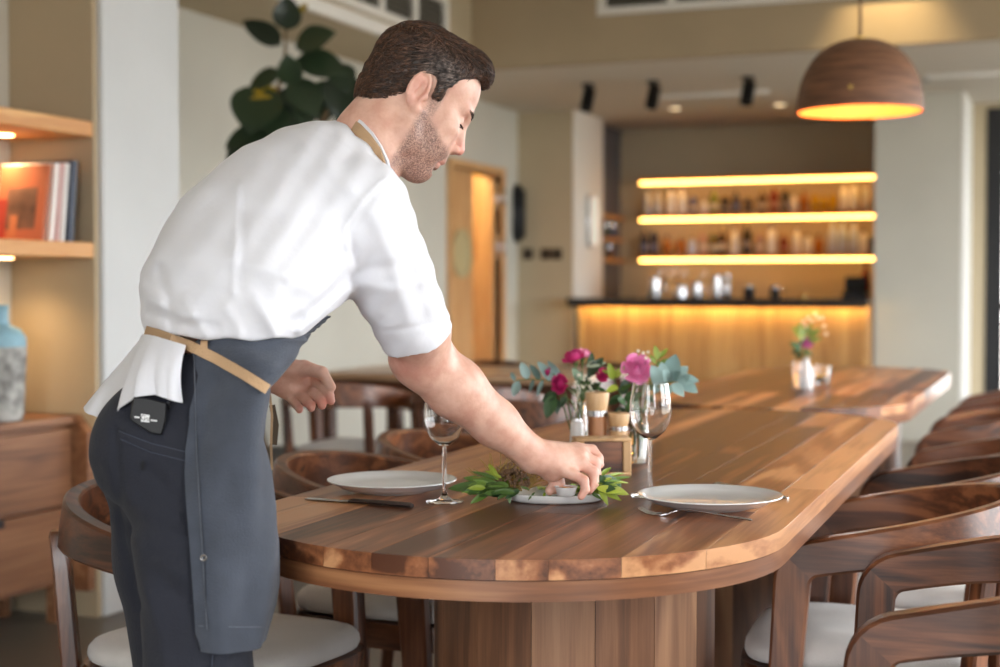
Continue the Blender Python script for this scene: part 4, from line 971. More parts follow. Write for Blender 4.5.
for i in range(84):
    left = i % 2 == 0
    x, y = (rg.uniform(478, 520), rg.uniform(482, 493)) if left else (rg.uniform(588, 606), rg.uniform(480, 490))
    an = rg.uniform(2.2, 4.2) if left else rg.uniform(-1.1, 1.1); ln = rg.uniform(12, 26)
    gl(rg.choice(['mid', 'dark', 'lime', 'thin', 'thin', 'thin']), (x, y), (x+math.cos(an)*ln, y-abs(math.sin(an))*ln*.45+4), rg.uniform(-.02, .03), rg.uniform(.6, 1.0), dw-.075+rg.uniform(-.02, .05))
for i in range(14):
    x = 530+rg.random()*60; gl('mid' if i % 2 else 'lime', (x, 489+rg.random()*4), (x+rg.uniform(-14, 14), 484+rg.random()*6), .05, .7, dw+.02)
tw = MB()
for i in range(130):
    b = atd(505+rg.uniform(-16, 24), 487+rg.uniform(-4, 4), dw-.02+rg.uniform(-.02, .03)); ang = rg.uniform(2.0, 3.9) if rg.random() < .6 else rg.uniform(.2, 2); ln = rg.uniform(.025, .085)
    e = b+C_R*math.cos(ang)*ln*.8+np.array([0, 0, 1])*abs(math.sin(ang))*ln*.75+C_F*rg.uniform(-.012, .012); m_ = (b+e)/2+np.array([0, 0, rg.uniform(-.004, .008)])
    o_ = np.array(t.location); tw.tube([tuple(b-o_), tuple(m_-o_), tuple(e-o_)], [.0012, .0010, .0006], 4, False)
tg = tw.build('dried_twigs', simple('straw', srgb(150, 122, 66), .8), t); tg['kind'] = 'stuff'
hd = MB(); o_ = np.array(t.location)
for i in range(160):
    a, b_ = rg.uniform(0, 2*PI), rg.uniform(-.3, 1.3); q = atd(512, 482, dw-.035)+C_R*math.cos(a)*math.cos(b_)*.030+np.array([0, 0, 1])*math.sin(b_)*.022+C_F*math.sin(a)*math.cos(b_)*.026
    hd.box(tuple(q-o_), (.005, .005, .006), .0015, Matrix.Rotation(rg.uniform(0, 3), 3, 'X'))
hq = hd.build('dried_flower_head', simple('dry_brown', srgb(104, 78, 56), .8, var=.3, vscale=60), t); hq['kind'] = 'stuff'

# ---- far table: white bottle vase, glass and flowers
def on_t2(px, py): p = onz(px, py, TT); return (p[0], p[1], TZ)
v2 = on_t2(806, 389); d2 = dep(v2)
t = thing('white_vase', 'slim white bottle vase with flowers on the far table', 'vase', v2)
MB().lathe([(.001, .0), (.026, 0), (.028, .004), (.028, .05), (.022, .08), (.012, .10), (.011, .118), (.013, .12), (.009, .12), (.009, .10), (.001, .08)], 24, cap=False).build('body', M['ceramic'], t, 60)
g2 = on_t2(797, 390)
t = thing('bud_glass', 'small clear glass left of the white vase on the far table', 'glass', g2)
MB().lathe([(.001, .0), (.016, 0), (.018, .003), (.018, .11), (.0165, .11), (.0165, .008), (.001, .006)], 20).build('glass_body', M['glass'], t, 60)
g3 = on_t2(822, 384)
t = thing('candle_glass', 'low clear candle glass right of the white vase on the far table', 'glass', g3)
MB().lathe([(.001, .0), (.026, 0), (.029, .004), (.033, .075), (.031, .075), (.027, .008), (.001, .006)], 24).build('glass_body', M['glass'], t, 60)
MB().lathe([(.001, .0075), (.024, .0075), (.024, .035), (.001, .036)], 20).build('candle', simple('wax', srgb(228, 180, 130), .5), t)
rose('small violet rose in the white vase on the far table', 807, 343, d2, 5.5, (214, 110, 180), (190, 70, 150), ft(v2, .002, 0, .085), (0, -.8, .5))
sprig('leafy_sprig', 'dark leaves low in the far table flowers', ft(v2, -.003, .002, .085), [(805, 356), (800, 348), (797, 340)], d2, [('dark', (802, 352), (791, 352), -.01, UPC, 1.1), ('dark', (801, 350), (790, 342), -.01, UPC, 1.1), ('dark', (803, 354), (795, 358), -.01, UPC, 1.2), ('dark', (803, 350), (812, 355), -.01, UPC, 1), ('dark', (800, 346), (803, 338), 0, UPC, 1)], 'far table foliage')
sprig('leafy_sprig', 'lime green leaves at the top of the far table flowers', ft(v2, .003, .003, .085), [(806, 356), (806, 345), (808, 330)], d2, [('lime', (804, 340), (793, 326), 0, UPC, 1), ('lime', (805, 336), (798, 322), 0, UPC, 1), ('mid', (808, 338), (820, 328), 0, UPC, 1), ('mid', (808, 342), (822, 338), 0, UPC, .9), ('lime', (807, 334), (812, 322), 0, UPC, .8)], 'far table foliage')
gyp('pale filler flowers over the far table vase', ft(v2, .0, .004, .085), (807, 348), [(803, 322), (808, 318), (812, 321), (806, 326), (818, 318), (824, 326), (822, 318), (815, 314), (826, 334)], d2, .006)

# ---- rubber plant by the left wall
PXX = -3.55
pb = onx(272, 300, PXX); dpl = dep(pb)
t = thing('rubber_plant', 'tall rubber plant with big dark leaves by the left wall', 'plant', (pb[0]-.05, pb[1]+.05, 0))
o_ = Vector(t.location)
st_ = [(225, 300), (232, 240), (248, 170), (265, 130), (279, 86), (285, 56), (286, 30)]
MB().tube([(0, 0, .3)]+[tuple(Vector(atd(x, y, dpl))-o_) for x, y in st_], [.022, .018, .016, .014, .012, .010, .008, .006], 8).build('stem', BROWN, t)
MB().tube([tuple(Vector(atd(x, y, dpl))-o_) for x, y in ((228, 260), (285, 190), (318, 130), (335, 95), (345, 80))], [.015, .012, .010, .008, .006], 8).build('stem', BROWN, t)
MB().lathe([(.001, 0), (.15, 0), (.17, .02), (.2, .36), (.21, .38), (.19, .38), (.18, .34), (.001, .33)], 32, cap=False).build('pot', simple('grey_pot', srgb(120, 116, 110), .8), t, 60)
MB().lathe([(.001, .331), (.178, .331)], 24, cap=False).build('soil', simple('soil', srgb(60, 46, 36), .95), t)
q = lambda x, y: (220+x/4.444, y/4.444)
for kind, b, tp, dd, ws in (('rub', (298, 128), (300, -10), -.05, 1.3), ('rub', (262, 195), (112, 88), .0, .85), ('rub', (342, 205), (500, 140), -.05, 1.15), ('rub', (350, 262), (560, 318), -.03, .95), ('rub', (318, 375), (300, 250), -.08, 1.2), ('rub', (260, 318), (130, 392), .0, .9),
                            ('rub_lit', (262, 405), (125, 425), -.04, .75), ('rub', (190, 390), (130, 570), -.10, 1.5), ('rub', (320, 360), (430, 500), -.05, 1.1), ('rub', (400, 430), (370, 560), -.04, 1.2), ('rub', (520, 290), (575, 400), -.03, 1.3), ('rub', (560, 330), (520, 520), -.03, 1.2), ('rub', (280, 400), (285, 560), -.02, 1.0), ('rub', (230, 570), (30, 640), -.05, .9), ('rub', (250, 480), (240, 600), -.08, 1.4),
                            ('rub', (560, 400), (650, 370), .0, .9), ('rub', (540, 480), (640, 470), .02, .9), ('rub', (470, 400), (450, 545), .02, 1.2), ('rub', (420, 380), (540, 430), .03, 1.0), ('rub_lit', (350, 60), (385, 15), .02, .9), ('rub', (300, 470), (380, 600), .02, 1.0), ('rub', (240, 560), (330, 640), .03, 1.0), ('rub', (560, 470), (560, 590), .03, 1.2), ('rub', (150, 600), (40, 760), .0, 1.0), ('rub', (260, 620), (320, 780), .0, 1.0)):
    b = (b[0]+(b[0]-tp[0])*.06, b[1]+(b[1]-tp[1])*.06); tp = (tp[0]+(tp[0]-b[0])*.06, tp[1]+(tp[1]-b[1])*.06); place_leaf(t, LM[kind], atd(*q(*b), dpl), atd(*q(*tp), dpl+dd), UPC, ws*1.3)
# ================================================================== the man
# modelled in the camera's axes (u right, v up, w away) from landmarks, then moved to world space
def PC(px, py, zc): return np.array([(px-500)/F_PX*zc, (333.5-py)/F_PX*zc, zc])
def to_world(V): V = np.asarray(V, dtype=np.float64); return C_O + V[:, :1]*C_R + V[:, 1:2]*C_U + V[:, 2:3]*C_F
class Field:
    def __init__(s, lo, hi, h):
        s.lo = np.array(lo, dtype=np.float64); s.h = h
        s.n = (np.ceil((np.array(hi)-s.lo)/h)).astype(int)+1
        s.f = np.full(tuple(s.n), 1.0, dtype=np.float32)
    def sub(s, lo, hi):
        i0 = np.clip(np.floor((np.array(lo)-s.lo)/s.h).astype(int), 0, s.n-1); i1 = np.clip(np.ceil((np.array(hi)-s.lo)/s.h).astype(int)+1, 1, s.n)
        sl = tuple(slice(a, max(b, a+1)) for a, b in zip(i0, i1))
        ax = [(s.lo[k]+s.h*np.arange(sl[k].start, sl[k].stop)).astype(np.float32) for k in range(3)]
        return sl, ax[0][:, None, None], ax[1][None, :, None], ax[2][None, None, :]
    def comb(s, sl, d, k, op):
        a = s.f[sl]
        if op == 'u':
            if k > 0:
                hh = np.maximum(k-np.abs(a-d), 0)/k; s.f[sl] = np.minimum(a, d)-hh*hh*k*.25
            else: s.f[sl] = np.minimum(a, d)
        elif op == 's':      # smooth subtraction
            d = -d
            if k > 0:
                hh = np.maximum(k-np.abs(a-d), 0)/k; s.f[sl] = np.maximum(a, d)+hh*hh*k*.25
            else: s.f[sl] = np.maximum(a, d)
    def rc(s, a, b, r1, r2, k=.012, op='u', lat=None, kl=1.0, cut=None):
        """tapered capsule; lat/kl: cross-section stretched kl times along unit vector lat; cut=(point, normal) trims it"""
        a = np.array(a, float); b = np.array(b, float); R = max(r1, r2)*max(kl, 1)+k+3*s.h
        sl, X, Y, Z = s.sub(np.minimum(a, b)-R, np.maximum(a, b)+R)
        dx, dy, dz = X-a[0], Y-a[1], Z-a[2]; ba = b-a
        if lat is not None and kl != 1:
            l = np.array(lat); q = (dx*l[0]+dy*l[1]+dz*l[2])*(1-1/kl)
            dx = dx-q*l[0]; dy = dy-q*l[1]; dz = dz-q*l[2]; ba = ba-l*(ba@l)*(1-1/kl)
        L2 = max(ba@ba, 1e-9)
        t = np.clip((dx*ba[0]+dy*ba[1]+dz*ba[2])/L2, 0, 1)
        d = np.sqrt((dx-t*ba[0])**2+(dy-t*ba[1])**2+(dz-t*ba[2])**2)-(r1+(r2-r1)*t)
        if cut is not None:
            c, n = np.array(cut[0]), np.array(cut[1])/np.linalg.norm(cut[1])
            d = np.maximum(d, (X-c[0])*n[0]+(Y-c[1])*n[1]+(Z-c[2])*n[2])
        s.comb(sl, d.astype(np.float32), k, op)
    def chain(s, pts, rs, k=.012, **kw):
        for i in range(len(pts)-1): s.rc(pts[i], pts[i+1], rs[i], rs[i+1], k, **kw)
    def ell(s, c, r, A=None, k=.012, op='u'):
        """ellipsoid with axes = rows of A"""
        c = np.array(c, float); A = np.eye(3) if A is None else np.array(A, float); r = np.array(r, float)
        R = max(r)+k+3*s.h
        sl, X, Y, Z = s.sub(c-R, c+R); dx, dy, dz = X-c[0], Y-c[1], Z-c[2]
        q = [dx*A[i][0]+dy*A[i][1]+dz*A[i][2] for i in range(3)]
        k0 = np.sqrt(sum((q[i]/r[i])**2 for i in range(3))); k1 = np.sqrt(sum((q[i]/r[i]**2)**2 for i in range(3)))
        s.comb(sl, (k0*(k0-1)/np.maximum(k1, 1e-6)).astype(np.float32), k, op)
    def folds(s, lst):
        """raise (or sink) narrow cloth folds along polylines given in picture pixels, near the camera-facing surface"""
        for pts, amp, sig, w0, w1 in lst:
            P3 = [PC(p[0], p[1], (w0+w1)/2) for p in pts]; P3 = np.array(P3); m = sig*3*(w0+w1)/2/F_PX+.02
            lo = P3.min(0)-m; hi = P3.max(0)+m; lo[2] = w0; hi[2] = w1
            sl, X, Y, Z = s.sub(lo, hi)
            px = 500+F_PX*X/Z; py = 333.5-F_PX*Y/Z
            best = None
            for i in range(len(pts)-1):
                ax, ay = pts[i]; bx, by_ = pts[i+1]; ex, ey = bx-ax, by_-ay
                t = np.clip(((px-ax)*ex+(py-ay)*ey)/(ex*ex+ey*ey), 0, 1)
                d2 = (px-ax-t*ex)**2+(py-ay-t*ey)**2
                best = d2 if best is None else np.minimum(best, d2)
            s.f[sl] -= (amp*np.exp(-best/(2*sig*sig))).astype(np.float32)
    def mesh(s):
        f = s.f; ins = f < 0
        nx, ny, nz = f.shape
        sl = lambda i, j, k: (slice(i, nx-1+i), slice(j, ny-1+j), slice(k, nz-1+k))
        al = np.ones((nx-1, ny-1, nz-1), bool); an = np.zeros_like(al)
        for i in (0, 1):
            for j in (0, 1):
                for k in (0, 1):
                    q = ins[sl(i, j, k)]; al &= q; an |= q
        cells = np.argwhere(an & ~al); del al, an
        idm = {}
        ids = np.full((nx-1, ny-1, nz-1), -1, dtype=np.int32); ids[cells[:, 0], cells[:, 1], cells[:, 2]] = np.arange(len(cells))
        acc = np.zeros((len(cells), 3)); cnt = np.zeros(len(cells))
        cor = [(i, j, k) for i in (0, 1) for j in (0, 1) for k in (0, 1)]
        vals = {c: f[cells[:, 0]+c[0], cells[:, 1]+c[1], cells[:, 2]+c[2]] for c in cor}
        for c in cor:
            for ax in range(3):
                if c[ax]: continue
                d = list(c); d[ax] = 1; d = tuple(d)
                a, b = vals[c], vals[d]; m = (a < 0) != (b < 0)
                t = a[m]/(a[m]-b[m]); p = np.tile(np.array(c, float), (m.sum(), 1)); p[:, ax] += t
                acc[m] += p; cnt[m] += 1
        V = s.lo + s.h*(cells+acc/cnt[:, None])
        F = []
        for ax in range(3):
            a1, a2 = (ax+1) % 3, (ax+2) % 3
            s0 = [slice(None)]*3; s1 = [slice(None)]*3; s0[ax] = slice(0, -1); s1[ax] = slice(1, None)
            A, B = ins[tuple(s0)], ins[tuple(s1)]
            e = np.argwhere(A != B)
            ok = (e[:, a1] > 0) & (e[:, a2] > 0) & (e[:, a1] < s.n[a1]-1) & (e[:, a2] < s.n[a2]-1); e = e[ok]
            flip = A[e[:, 0], e[:, 1], e[:, 2]]
            def cid(o1, o2):
                q = e.copy(); q[:, a1] -= o1; q[:, a2] -= o2; return ids[q[:, 0], q[:, 1], q[:, 2]]
            qd = np.stack([cid(1, 1), cid(0, 1), cid(0, 0), cid(1, 0)], 1)
            qd[~flip] = qd[~flip][:, ::-1]
            F.append(qd)
        F = np.concatenate(F)
        return V, F
def relax(V, F, it=2, lam=.5):
    """Laplacian smoothing of a quad mesh"""
    E = np.concatenate([F[:, [0, 1]], F[:, [1, 2]], F[:, [2, 3]], F[:, [3, 0]]]); n = len(V)
    cnt = np.bincount(E[:, 0], minlength=n)+np.bincount(E[:, 1], minlength=n)
    for _ in range(it):
        acc = np.stack([np.bincount(E[:, 0], weights=V[E[:, 1], k], minlength=n)+np.bincount(E[:, 1], weights=V[E[:, 0], k], minlength=n) for k in range(3)], 1)
        V = V+lam*(acc/np.maximum(cnt, 1)[:, None]-V)
    return V
MAN_BASE = to_world([PC(195, 800, 2.26)])[0]; MAN_BASE[2] = 0.0
man = thing('person', 'man in a white shirt and dark apron leaning over the table to set a dish', 'person', tuple(MAN_BASE))
def np_mesh(name, V, F, mat, parent, attrs=None, smooth=None):
    W = to_world(V)-MAN_BASE
    me = bpy.data.meshes.new(name)
    me.vertices.add(len(W)); me.vertices.foreach_set('co', W.astype(np.float32).ravel())
    nf = len(F); k = F.shape[1]
    me.loops.add(nf*k); me.loops.foreach_set('vertex_index', F.astype(np.int32).ravel())
    me.polygons.add(nf); me.polygons.foreach_set('loop_start', np.arange(0, nf*k, k, dtype=np.int32)); me.polygons.foreach_set('loop_total', np.full(nf, k, dtype=np.int32))
    me.update(calc_edges=True); me.validate()
    me.polygons.foreach_set('use_smooth', np.ones(len(me.polygons), dtype=bool))
    me.materials.append(mat)
    if attrs:
        for nm, arr in attrs.items():
            a = me.attributes.new(nm, 'FLOAT', 'POINT'); a.data.foreach_set('value', arr.astype(np.float32))
    me.update()
    return link(name, me, parent)
def cam_build(mb, name, mat, parent, smooth=50):
    """an MB given in camera axes -> part of the man"""
    W = to_world(np.array(mb.v))-MAN_BASE; mb.v = [tuple(q) for q in W]
    return mb.build(name, mat, parent, smooth)

# ------------------------------------------------------------------ frames
TPSI = math.radians(32)
TF = np.array([math.cos(TPSI), 0, math.sin(TPSI)]); TLAT = np.array([-math.sin(TPSI), 0, math.cos(TPSI)])
HPSI, HPIT = math.radians(12), math.radians(31)
f0 = np.array([math.cos(HPSI), 0, math.sin(HPSI)]); up0 = np.array([0, 1., 0])
HF = math.cos(HPIT)*f0-math.sin(HPIT)*up0; HU = math.sin(HPIT)*f0+math.cos(HPIT)*up0; HL = np.array([-math.sin(HPSI), 0, math.cos(HPSI)])
HA = np.array([HF, HL, HU]); HO = PC(417, 103, 2.50)
def HP(x, y, z): return HO + (x*HF+y*HL+z*HU)*.01          # head-local centimetres

# ------------------------------------------------------------------ skin body
B = Field(PC(80, 40, 2.3)*[1, 0, 0]+[-.10, -1.16, 2.02], [.22, .54, 2.74], .0025)
# torso, pelvis and legs (under the clothes)
B.chain([PC(205, 400, 2.28), PC(240, 320, 2.33), PC(285, 230, 2.42), PC(330, 175, 2.47)], [.070, .066, .090, .058], .03, lat=TLAT, kl=1.5)
B.chain([PC(190, 480, 2.235), PC(199, 700, 2.165), PC(205, 1010, 2.17)], [.06, .052, .036], .03)
B.chain([PC(168, 480, 2.36), PC(180, 700, 2.38), PC(190, 960, 2.40)], [.07, .052, .036], .03)
# neck
B.chain([PC(361, 170, 2.46), PC(374, 143, 2.475), PC(394, 112, 2.495)], [.060, .057, .058], .03)
B.rc(HP(-3, 0, -3), HP(-4.8, 0, -9.2), .05, .044, .03)
# head
k = .02
B.ell(HP(-1.2, 0, 4.2), [.093, .073, .077], HA, k)
B.ell(HP(3.1, 0, 4.5), [.055, .062, .060], HA, k)
B.ell(HP(3.4, 0, -2.0), [.055, .060, .078], HA, k)
for sg in (-1, 1):
    B.rc(HP(.2, sg*5.4, -2.8), HP(1.0, sg*5.0, -6.6), .016, .018, k)
    B.rc(HP(1.0, sg*5.0, -6.6), HP(5.6, sg*1.5, -9.6), .018, .017, k)
    B.ell(HP(5.9, sg*4.3, -1.6), [.020, .018, .017], HA, k)
    B.rc(HP(8.15, sg*.8, 2.3), HP(7.2, sg*4.2, 2.5), .0105, .0085, .012)
    B.ell(HP(5.4, sg*3.4, -5.4), [.026, .022, .03], HA, k)
B.ell(HP(6.1, 0, -9.6), [.017, .020, .018], HA, .015)
B.ell(HP(4.4, 0, -9.0), [.035, .035, .022], HA, .02)
for sg in (-1, 1):
    B.ell(HP(8.9, sg*3.3, .5), [.013, .0155, .0115], HA, .010, 's')
    B.ell(HP(6.95, sg*3.2, .45), [.0128, .0138, .0125], HA, .003)
B.rc(HP(8.35, 0, 1.2), HP(10.15, 0, -2.75), .0075, .0085, .010)
B.ell(HP(10.15, 0, -3.0), [.0085, .009, .0085], HA, .006)
for sg in (-1, 1):
    B.ell(HP(9.35, sg*1.15, -3.4), [.0095, .0065, .0075], HA, .005)
    B.ell(HP(9.7, sg*.75, -4.05), [.0045, .003, .003], HA, .002, 's')
B.ell(HP(7.9, 0, -5.2), [.012, .024, .014], HA, .012)
B.rc(HP(8.75, -1.0, -6.15), HP(8.75, 1.0, -6.15), .0052, .0052, .006)
B.rc(HP(7.6, -2.3, -6.55), HP(8.7, 0, -6.2), .003, .004, .006); B.rc(HP(7.6, 2.3, -6.55), HP(8.7, 0, -6.2), .003, .004, .006)
B.rc(HP(8.15, -.9, -7.5), HP(8.15, .9, -7.5), .0060, .0060, .006)
for sg in (-1, 1): B.rc(HP(9.1, 0, -6.82), HP(7.3, sg*2.4, -6.85), .0013, .0012, .002, 's')
B.rc(HP(7.9, -1.2, -8.55), HP(7.9, 1.2, -8.55), .0035, .0035, .006, 's')
# ears
for sg in (-1, 1):
    y = sg*7.0; ex_ = -.55
    EA = np.array([HF*.93+HL*sg*(-.36), HL*sg*.93+HF*.36, HU]); EA[1] /= np.linalg.norm(EA[1]); EA[0] /= np.linalg.norm(EA[0])
    B.ell(HP(-.9+ex_, y, .45), [.0155, .0075, .030], EA, .004)
    B.ell(HP(-.45+ex_, y+sg*.80, .5), [.0092, .0075, .0175], EA, .002, 's')
    B.ell(HP(-1.15+ex_, y+sg*.30, .9), [.0028, .0042, .012], EA, .003)
    pts = []
    for i in range(13):
        a = math.radians(-35+i*21); pts.append(HP(ex_-.85+1.5*math.cos(a), y+sg*(.35+.35*(1-math.cos(a))/2), .75+2.75*math.sin(a)))
    B.chain(pts, [.0036]*13, .0015)
    B.ell(HP(.05+ex_*.6, y+sg*.1, -2.15), [.0078, .0055, .0095], HA, .006)
    B.ell(HP(.75+ex_*.6, y+sg*.05, -.05), [.0045, .004, .006], HA, .004)
# right arm
SH = PC(360, 212, 2.36)
B.chain([PC(335, 190, 2.43), SH, PC(419, 330, 2.465), PC(424, 360, 2.515)], [.05, .052, .049, .049], .02)
B.ell(PC(404, 357, 2.52), [.022, .024, .024], None, .03)
B.chain([PC(424, 360, 2.515), PC(455, 388, 2.545), PC(495, 423, 2.585), PC(533, 455, 2.62)], [.049, .0495, .039, .0285], .02)
# right hand
WR = PC(534, 456, 2.622)
hand = [((576, 448.5, 2.668), (592, 450, 2.676), (598.5, 458, 2.67), (600, 464.5, 2.665), .0098),
        ((581, 454, 2.652), (594.5, 462.5, 2.656), (596, 474, 2.652), (592.5, 483, 2.648), .0104),
        ((580, 463.5, 2.634), (593.5, 472, 2.635), (594, 483, 2.632), (589.5, 490, 2.628), .0099),
        ((572.5, 474, 2.616), (584, 480.5, 2.611), (585.5, 489.5, 2.608), (581, 496.5, 2.607), .0088)]
for mcp, pip, dip, tip, r in hand:
    m, p_, d_, t_ = PC(*mcp), PC(*pip), PC(*dip), PC(*tip)
    B.rc(WR*.7+m*.3, m, .019, r*1.18, .014)
    B.rc(m, p_, r*1.12, r*1.02, .005); B.rc(p_, d_, r*1.02, r*.9, .003); B.rc(d_, t_, r*.9, r*.78, .003)
B.chain([WR, PC(556, 460, 2.64), PC(572, 461, 2.645)], [.027, .022, .014], .02)
B.chain([PC(545, 466, 2.65), PC(556, 478, 2.668), PC(558, 486, 2.662), PC(550, 490.5, 2.652)], [.016, .0125, .011, .009], .010)
B.ell(PC(552, 474, 2.63), [.016, .014, .014], None, .015)
# left arm and hand
B.chain([PC(318, 172, 2.60), PC(290, 195, 2.64), PC(214, 330, 2.66), PC(245, 360, 2.64), PC(278, 376, 2.62)], [.055, .058, .046, .042, .029], .02)
WL = PC(278, 377, 2.62)
lh = [((313, 380, 2.604), (323, 387, 2.580), (329.5, 395.5, 2.566), (331, 401, 2.560), .0090),
      ((307, 388, 2.600), (316.5, 395.5, 2.574), (321.5, 401.5, 2.560), (322, 405.5, 2.553), .0092),
      ((299.5, 394, 2.600), (307, 401.5, 2.574), (311, 405.5, 2.560), (311, 408, 2.552), .0088),
      ((291, 398, 2.604), (295.5, 404.5, 2.584), (299, 408, 2.570), (299.5, 410, 2.562), .0078)]
B.chain([WL, PC(296, 383, 2.612), PC(305, 388, 2.612)], [.028, .022, .014], .015)
for mcp, pip, dip, tip, r in lh:
    m, p_, d_, t_ = PC(*mcp), PC(*pip), PC(*dip), PC(*tip)
    B.rc(WL*.75+m*.25, m, .016, r*1.15, .008)
for mcp, pip, dip, tip, r in lh:
    m, p_, d_, t_ = PC(*mcp), PC(*pip), PC(*dip), PC(*tip)
    B.rc(m, p_, r*1.08, r*.98, .0012); B.rc(p_, d_, r, r*.94, .0008); B.rc(d_, t_, r*.94, r*.82, .0008)
B.ell(PC(301, 386, 2.583), [.016, .010, .012], None, .008, 's')
B.chain([PC(284, 369, 2.606), PC(304, 368, 2.588), PC(322, 372.5, 2.574), PC(331.5, 387, 2.566)], [.019, .0135, .0105, .0082], .005)
B.ell(PC(294, 372, 2.594), [.020, .012, .014], None, .010)
B.ell(PC(283, 389, 2.604), [.016, .014, .013], None, .010)
V, F = B.mesh(); del B
V = relax(V, F, 1, .4)
# stubble / blush masks measured in head coordinates
hc = (V-HO)@HA.T*100
ss = lambda x, a, b: np.clip((x-a)/(b-a), 0, 1)**2*(3-2*np.clip((x-a)/(b-a), 0, 1))
isH = (hc[:, 2] > -14) & (hc[:, 2] < 14) & (np.abs(hc[:, 0]) < 13) & (np.abs(hc[:, 1]) < 9)
jawline = np.where(hc[:, 0] < 6.6, -1.2-.62*np.clip(hc[:, 0]-1.6, 0, 5), -4.3)     # upper limit of the beard
st = ss(jawline-hc[:, 2], -.6, 1.2)*ss(hc[:, 0], .2, 1.6)*ss(hc[:, 2], -14.5, -11.0)
side = ((hc[:, 0] > 1.0) & (hc[:, 0] < 3.4) & (hc[:, 2] > -2) & (hc[:, 2] < 4)); st = np.maximum(st, np.where(side, .75*ss(2.0-np.abs(hc[:, 0]-2.1), .6, 1.6), 0))
lips = np.exp(-((hc[:, 2]+6.8)/.75)**2)*ss(hc[:, 0], 7.2, 7.9)*ss(2.2-np.abs(hc[:, 1]), 0, .4)
st = st*(1-lips*.9)*isH
nose = np.exp(-(((hc[:, 0]-10.2)/1.2)**2+(hc[:, 1]/1.6)**2+((hc[:, 2]+2.9)/1.3)**2)); ear = ss(np.abs(hc[:, 1]), 6.9, 7.5)*isH*np.exp(-(((hc[:, 0]+1.2)/2.0)**2+((hc[:, 2]-.4)/3.0)**2)**2)
elb = np.exp(-((V-PC(410, 357, 2.48))**2).sum(1)/.035**2)
tips = np.zeros(len(V))
for q in hand: tips += .55*np.exp(-((V-PC(*q[3]))**2).sum(1)/.014**2)+.4*np.exp(-((V-PC(*q[1]))**2).sum(1)/.013**2)
for q in lh: tips += .6*np.exp(-((V-PC(*q[3]))**2).sum(1)/.015**2)
red = np.clip((lips*.55+nose*.8+ear*.3)*isH + .55*elb+tips*.7, 0, 1)
sk, t_, p_ = nt('skin'); L = t_.links.new
p_.inputs['Roughness'].default_value = .48; p_.inputs['Subsurface Weight'].default_value = .12; p_.inputs['Subsurface Radius'].default_value = (.012, .005, .003); p_.inputs['Subsurface Scale'].default_value = .4
tc = N(t_, 'ShaderNodeTexCoord')
no = N(t_, 'ShaderNodeTexNoise'); no.inputs['Scale'].default_value = 38; no.inputs['Detail'].default_value = 5; L(tc.outputs['Object'], no.inputs['Vector'])
cr = N(t_, 'ShaderNodeValToRGB'); cr.color_ramp.elements[0].position = .35; cr.color_ramp.elements[0].color = srgb(206, 156, 136); cr.color_ramp.elements[1].position = .68; cr.color_ramp.elements[1].color = srgb(226, 184, 164); L(no.outputs['Fac'], cr.inputs[0])
ar = N(t_, 'ShaderNodeAttribute', attribute_name='flush'); mr = N(t_, 'ShaderNodeMix', data_type='RGBA'); L(ar.outputs['Fac'], mr.inputs[0]); L(cr.outputs[0], mr.inputs[6]); mr.inputs[7].default_value = srgb(212, 124, 112)
ast = N(t_, 'ShaderNodeAttribute', attribute_name='stubble')
ns_ = N(t_, 'ShaderNodeTexNoise'); ns_.inputs['Scale'].default_value = 420; ns_.inputs['Detail'].default_value = 3; L(tc.outputs['Object'], ns_.inputs['Vector'])
mm = N(t_, 'ShaderNodeMapRange'); mm.inputs[1].default_value = .35; mm.inputs[2].default_value = .62; mm.inputs[3].default_value = .35; mm.inputs[4].default_value = 1.0; L(ns_.outputs['Fac'], mm.inputs[0])
mu = N(t_, 'ShaderNodeMath', operation='MULTIPLY'); L(mm.outputs[0], mu.inputs[0]); L(ast.outputs['Fac'], mu.inputs[1])
m2 = N(t_, 'ShaderNodeMath', operation='MULTIPLY'); L(mu.outputs[0], m2.inputs[0]); m2.inputs[1].default_value = .82
mx = N(t_, 'ShaderNodeMix', data_type='RGBA'); L(m2.outputs[0], mx.inputs[0]); L(mr.outputs[2], mx.inputs[6]); mx.inputs[7].default_value = srgb(84, 60, 54); L(mx.outputs[2], p_.inputs['Base Color'])
bn = N(t_, 'ShaderNodeTexNoise'); bn.inputs['Scale'].default_value = 160; bn.inputs['Detail'].default_value = 4; L(tc.outputs['Object'], bn.inputs['Vector'])
bu = N(t_, 'ShaderNodeBump'); bu.inputs['Strength'].default_value = .12; bu.inputs['Distance'].default_value = .004; L(bn.outputs['Fac'], bu.inputs['Height']); L(bu.outputs[0], p_.inputs['Normal'])
body = np_mesh('body', V, F, sk, man, {'stubble': st, 'flush': red})
del V, F, hc
# ------------------------------------------------------------------ shirt
SHIRT_C = simple('white_cotton', srgb(225, 225, 231), .85, bump=.12, bscale=45, sheen=.15)
S = Field([-.60, -.05, 2.08], [.02, .40, 2.80], .003)
S.chain([PC(223, 324, 2.31), PC(231, 298, 2.33), PC(259, 252, 2.39), PC(295, 204, 2.44), PC(324, 176, 2.47)], [.104, .125, .135, .114, .078], .04, lat=TLAT, kl=1.5)
S.rc(PC(300, 170, 2.52), PC(338, 170, 2.47), .064, .066, .05)
S.chain([PC(326, 188, 2.43), PC(360, 206, 2.345)], [.085, .068], .04)
S.chain([PC(318, 172, 2.55), PC(292, 195, 2.64)], [.075, .075], .04)
hem_n = PC(419, 337, 2.47)-PC(368, 200, 2.345)
S.rc(PC(361, 212, 2.35), PC(424, 350, 2.482), .080, .0595, .02, cut=(PC(419, 337, 2.47), PC(424, 350, 2.482)-PC(384, 232, 2.375)))
hl_n = PC(228, 305, 2.66)-PC(292, 195, 2.64)
